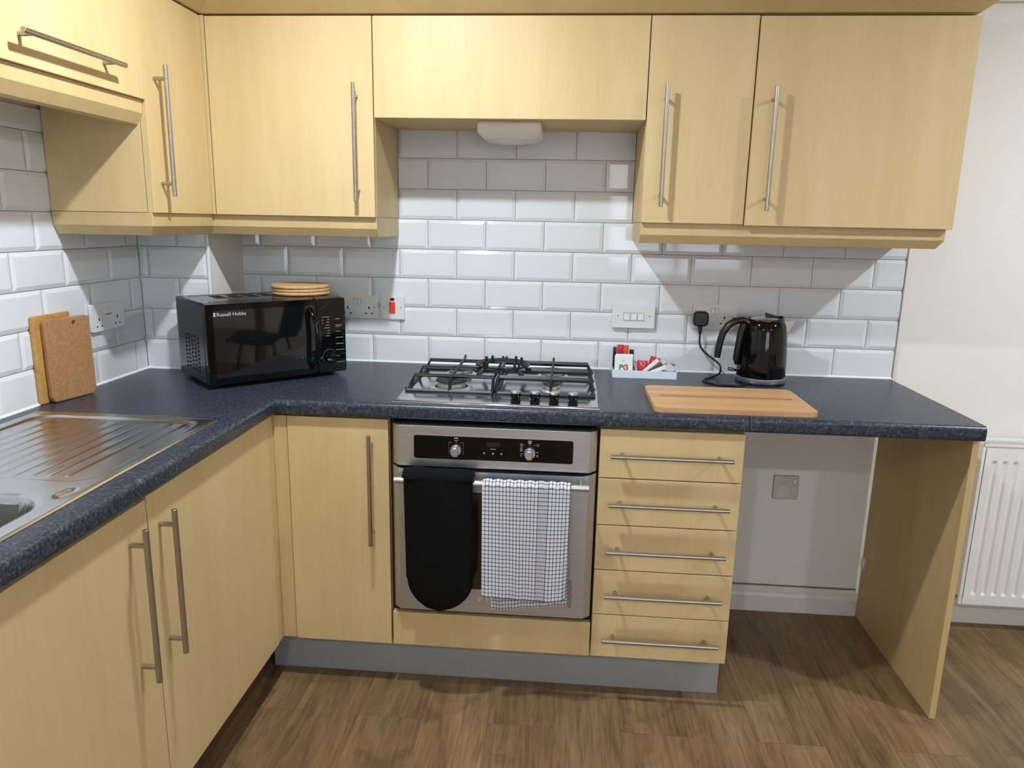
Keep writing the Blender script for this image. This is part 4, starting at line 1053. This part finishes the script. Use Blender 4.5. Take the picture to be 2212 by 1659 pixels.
bb = MB().box(.948,.970,-.110,-.030,zf+.0002,zf+.006).build('dark_sachet', M['tea_black'], loc=(.96,-.06,zf)); tag(bb, 'dark flat sachet at the right end of the tray floor', 'sachet', 'sachets in the tray')

# ---------------------------------------------------------------- radiator
RX0, RX1, RZ0, RZ1 = 2.021, 3.02, .114, .705
rd = thing('radiator', 'white panel radiator on the back wall right of the worktop', 'radiator', ((RX0+RX1)/2, -.06, RZ0))
pit = .0345
def rdep(x, z):
    xx = x-(RX0+.0445)
    g_ = abs(((xx/pit) % 1)-.5)*2          # 1 at groove centre
    k = sstep(.42, .80, g_)
    v = sstep(RZ0+.040, RZ0+.052, z)*(1-sstep(RZ1-.062, RZ1-.050, z))
    e = 1 if RX0+.03 < x < RX1-.03 else 0
    return .0075*k*v*e
fx = []; x = RX0+.012
while x < RX1-.012: fx.append(x); x += pit/14
zz_ = [RZ0+.006, RZ0+.02, RZ0+.036]+[RZ0+.040+.0022*k for k in range(8)]+[RZ0+.06+(RZ1-RZ0-.13)*k/4 for k in range(5)]+[RZ1-.064+.0022*k for k in range(8)]+[RZ1-.03, RZ1-.006]
fm = MB(); vs = [(x_, -.1000+rdep(x_, z_), z_) for z_ in zz_ for x_ in fx]; nf = len(fx)
fm.add(vs, [(j*nf+i, j*nf+i+1, (j+1)*nf+i+1, (j+1)*nf+i) for j in range(len(zz_)-1) for i in range(nf-1)])
fm.build('front_panel', M['radwhite'], rd, smooth=180)
fr = MB(); x0, x1 = RX0, RX1
fr.box(x0, x0+.0125, -.098, -.088, RZ0, RZ1); fr.box(x1-.0125, x1, -.098, -.088, RZ0, RZ1); fr.box(x0, x1, -.098, -.088, RZ0, RZ0+.007); fr.box(x0, x1, -.098, -.088, RZ1-.007, RZ1)
fr.build('panel_frame', M['radwhite'], rd, bevel=.003)
sd = MB(); sd.box(x0+.002, x0+.005, -.088, -.034, RZ0+.03, RZ1+.006); sd.box(x1-.005, x1-.002, -.088, -.034, RZ0+.03, RZ1+.006); sd.box(x0+.005, x1-.005, -.045, -.036, RZ0+.01, RZ1-.01)
sd.build('side_cover', M['radwhite'], rd, bevel=.001)
gt = MB(); gt.box(x0+.005, x1-.005, -.0995, -.095, RZ1-.001, RZ1+.006); gt.box(x0+.005, x1-.005, -.040, -.034, RZ1-.001, RZ1+.012)
k = x0+.03
while k < x1-.01: gt.box(k, k+.002, -.095, -.040, RZ1+.001, RZ1+.005); k += .012
gt.build('top_grille', M['radwhite'], rd)
MB().box(x0+.01, x1-.01, -.086, -.048, RZ0+.02, RZ1-.005).build('convector', plain('grey_fins', rgb(150,148,145), .6), rd)
br = MB(); br.box(x0+.15, x0+.18, -.036, .0095, .18, .62); br.box(x1-.18, x1-.15, -.036, .0095, .18, .62); br.build('wall_bracket', M['radwhite'], rd)

# ---------------------------------------------------------------- dining table and chairs (seen mirrored in the microwave door)
M['chairfab'] = fabric('charcoal_upholstery', rgb(34,36,40)); M['chairleg'] = plain('black_metal_leg', rgb(16,16,17), .35)
M['tablewood'] = board_mat('table_oak', (rgb(120,88,58), rgb(140,104,70), rgb(156,120,84)), 'x', .12)
def dining_chair(label, loc, rz):
    t = thing('dining_chair', label, 'chair', loc, rz, 'dining chairs', world=False)
    prof = [(.23,.455),(.20,.480),(.10,.470),(-.05,.455),(-.16,.470),(-.205,.53),(-.235,.64),(-.26,.76),(-.275,.86)]
    rings = []
    for k, (y, z) in enumerate(prof):
        hw = .215 if k < 5 else .215-.012*(k-4); c_ = []
        y2, z2 = prof[min(k+1, len(prof)-1)]; y1_, z1_ = prof[max(k-1, 0)]; tx, tz = y2-y1_, z2-z1_; L = math.hypot(tx, tz); nx_, nz_ = tz/L, -tx/L
        for i in range(11):
            u = -1+i/5; cu = .03*u*u; c_.append((u*hw, y+nx_*(-cu), z+nz_*(-cu)))
        for i in range(11):
            u = 1-i/5; cu = .03*u*u-.030; c_.append((u*hw, y+nx_*(-cu), z+nz_*(-cu)))
        rings.append(c_)
    MB().loft(rings).build('seat_shell', M['chairfab'], t, smooth=60)
    for sx in (-1, 1):
        for y0, y1_ in ((.13, .20), (-.13, -.22)): MB().tube([(sx*.13, y0, .445), (sx*.20, y1_, 0)], .011, 10).build('leg', M['chairleg'], t, smooth=True)
    return t
dining_chair('charcoal upholstered dining chair beside the radiator wall', (3.16, -2.08, 0), PI)
dining_chair('charcoal upholstered dining chair at the left side of the dining table', (2.62, -3.05, 0), -PI/2)
tt = thing('dining_table', 'wooden dining table standing behind the photographer on the right', 'table', (3.45, -3.0, 0))
MB().box(2.95, 3.95, -3.70, -2.42, .72, .75).build('table_top', M['tablewood'], tt, bevel=.004)
for x in (3.0, 3.90):
    for y in (-3.65, -2.47): MB().box(x-.03, x+.03, y-.03, y+.03, 0, .72).build('leg', M['tablewood'], tt, bevel=.003)

# ---------------------------------------------------------------- clean helper properties
for o in bpy.data.objects:
    for k_ in ('_w', '_org'):
        if k_ in o: del o[k_]
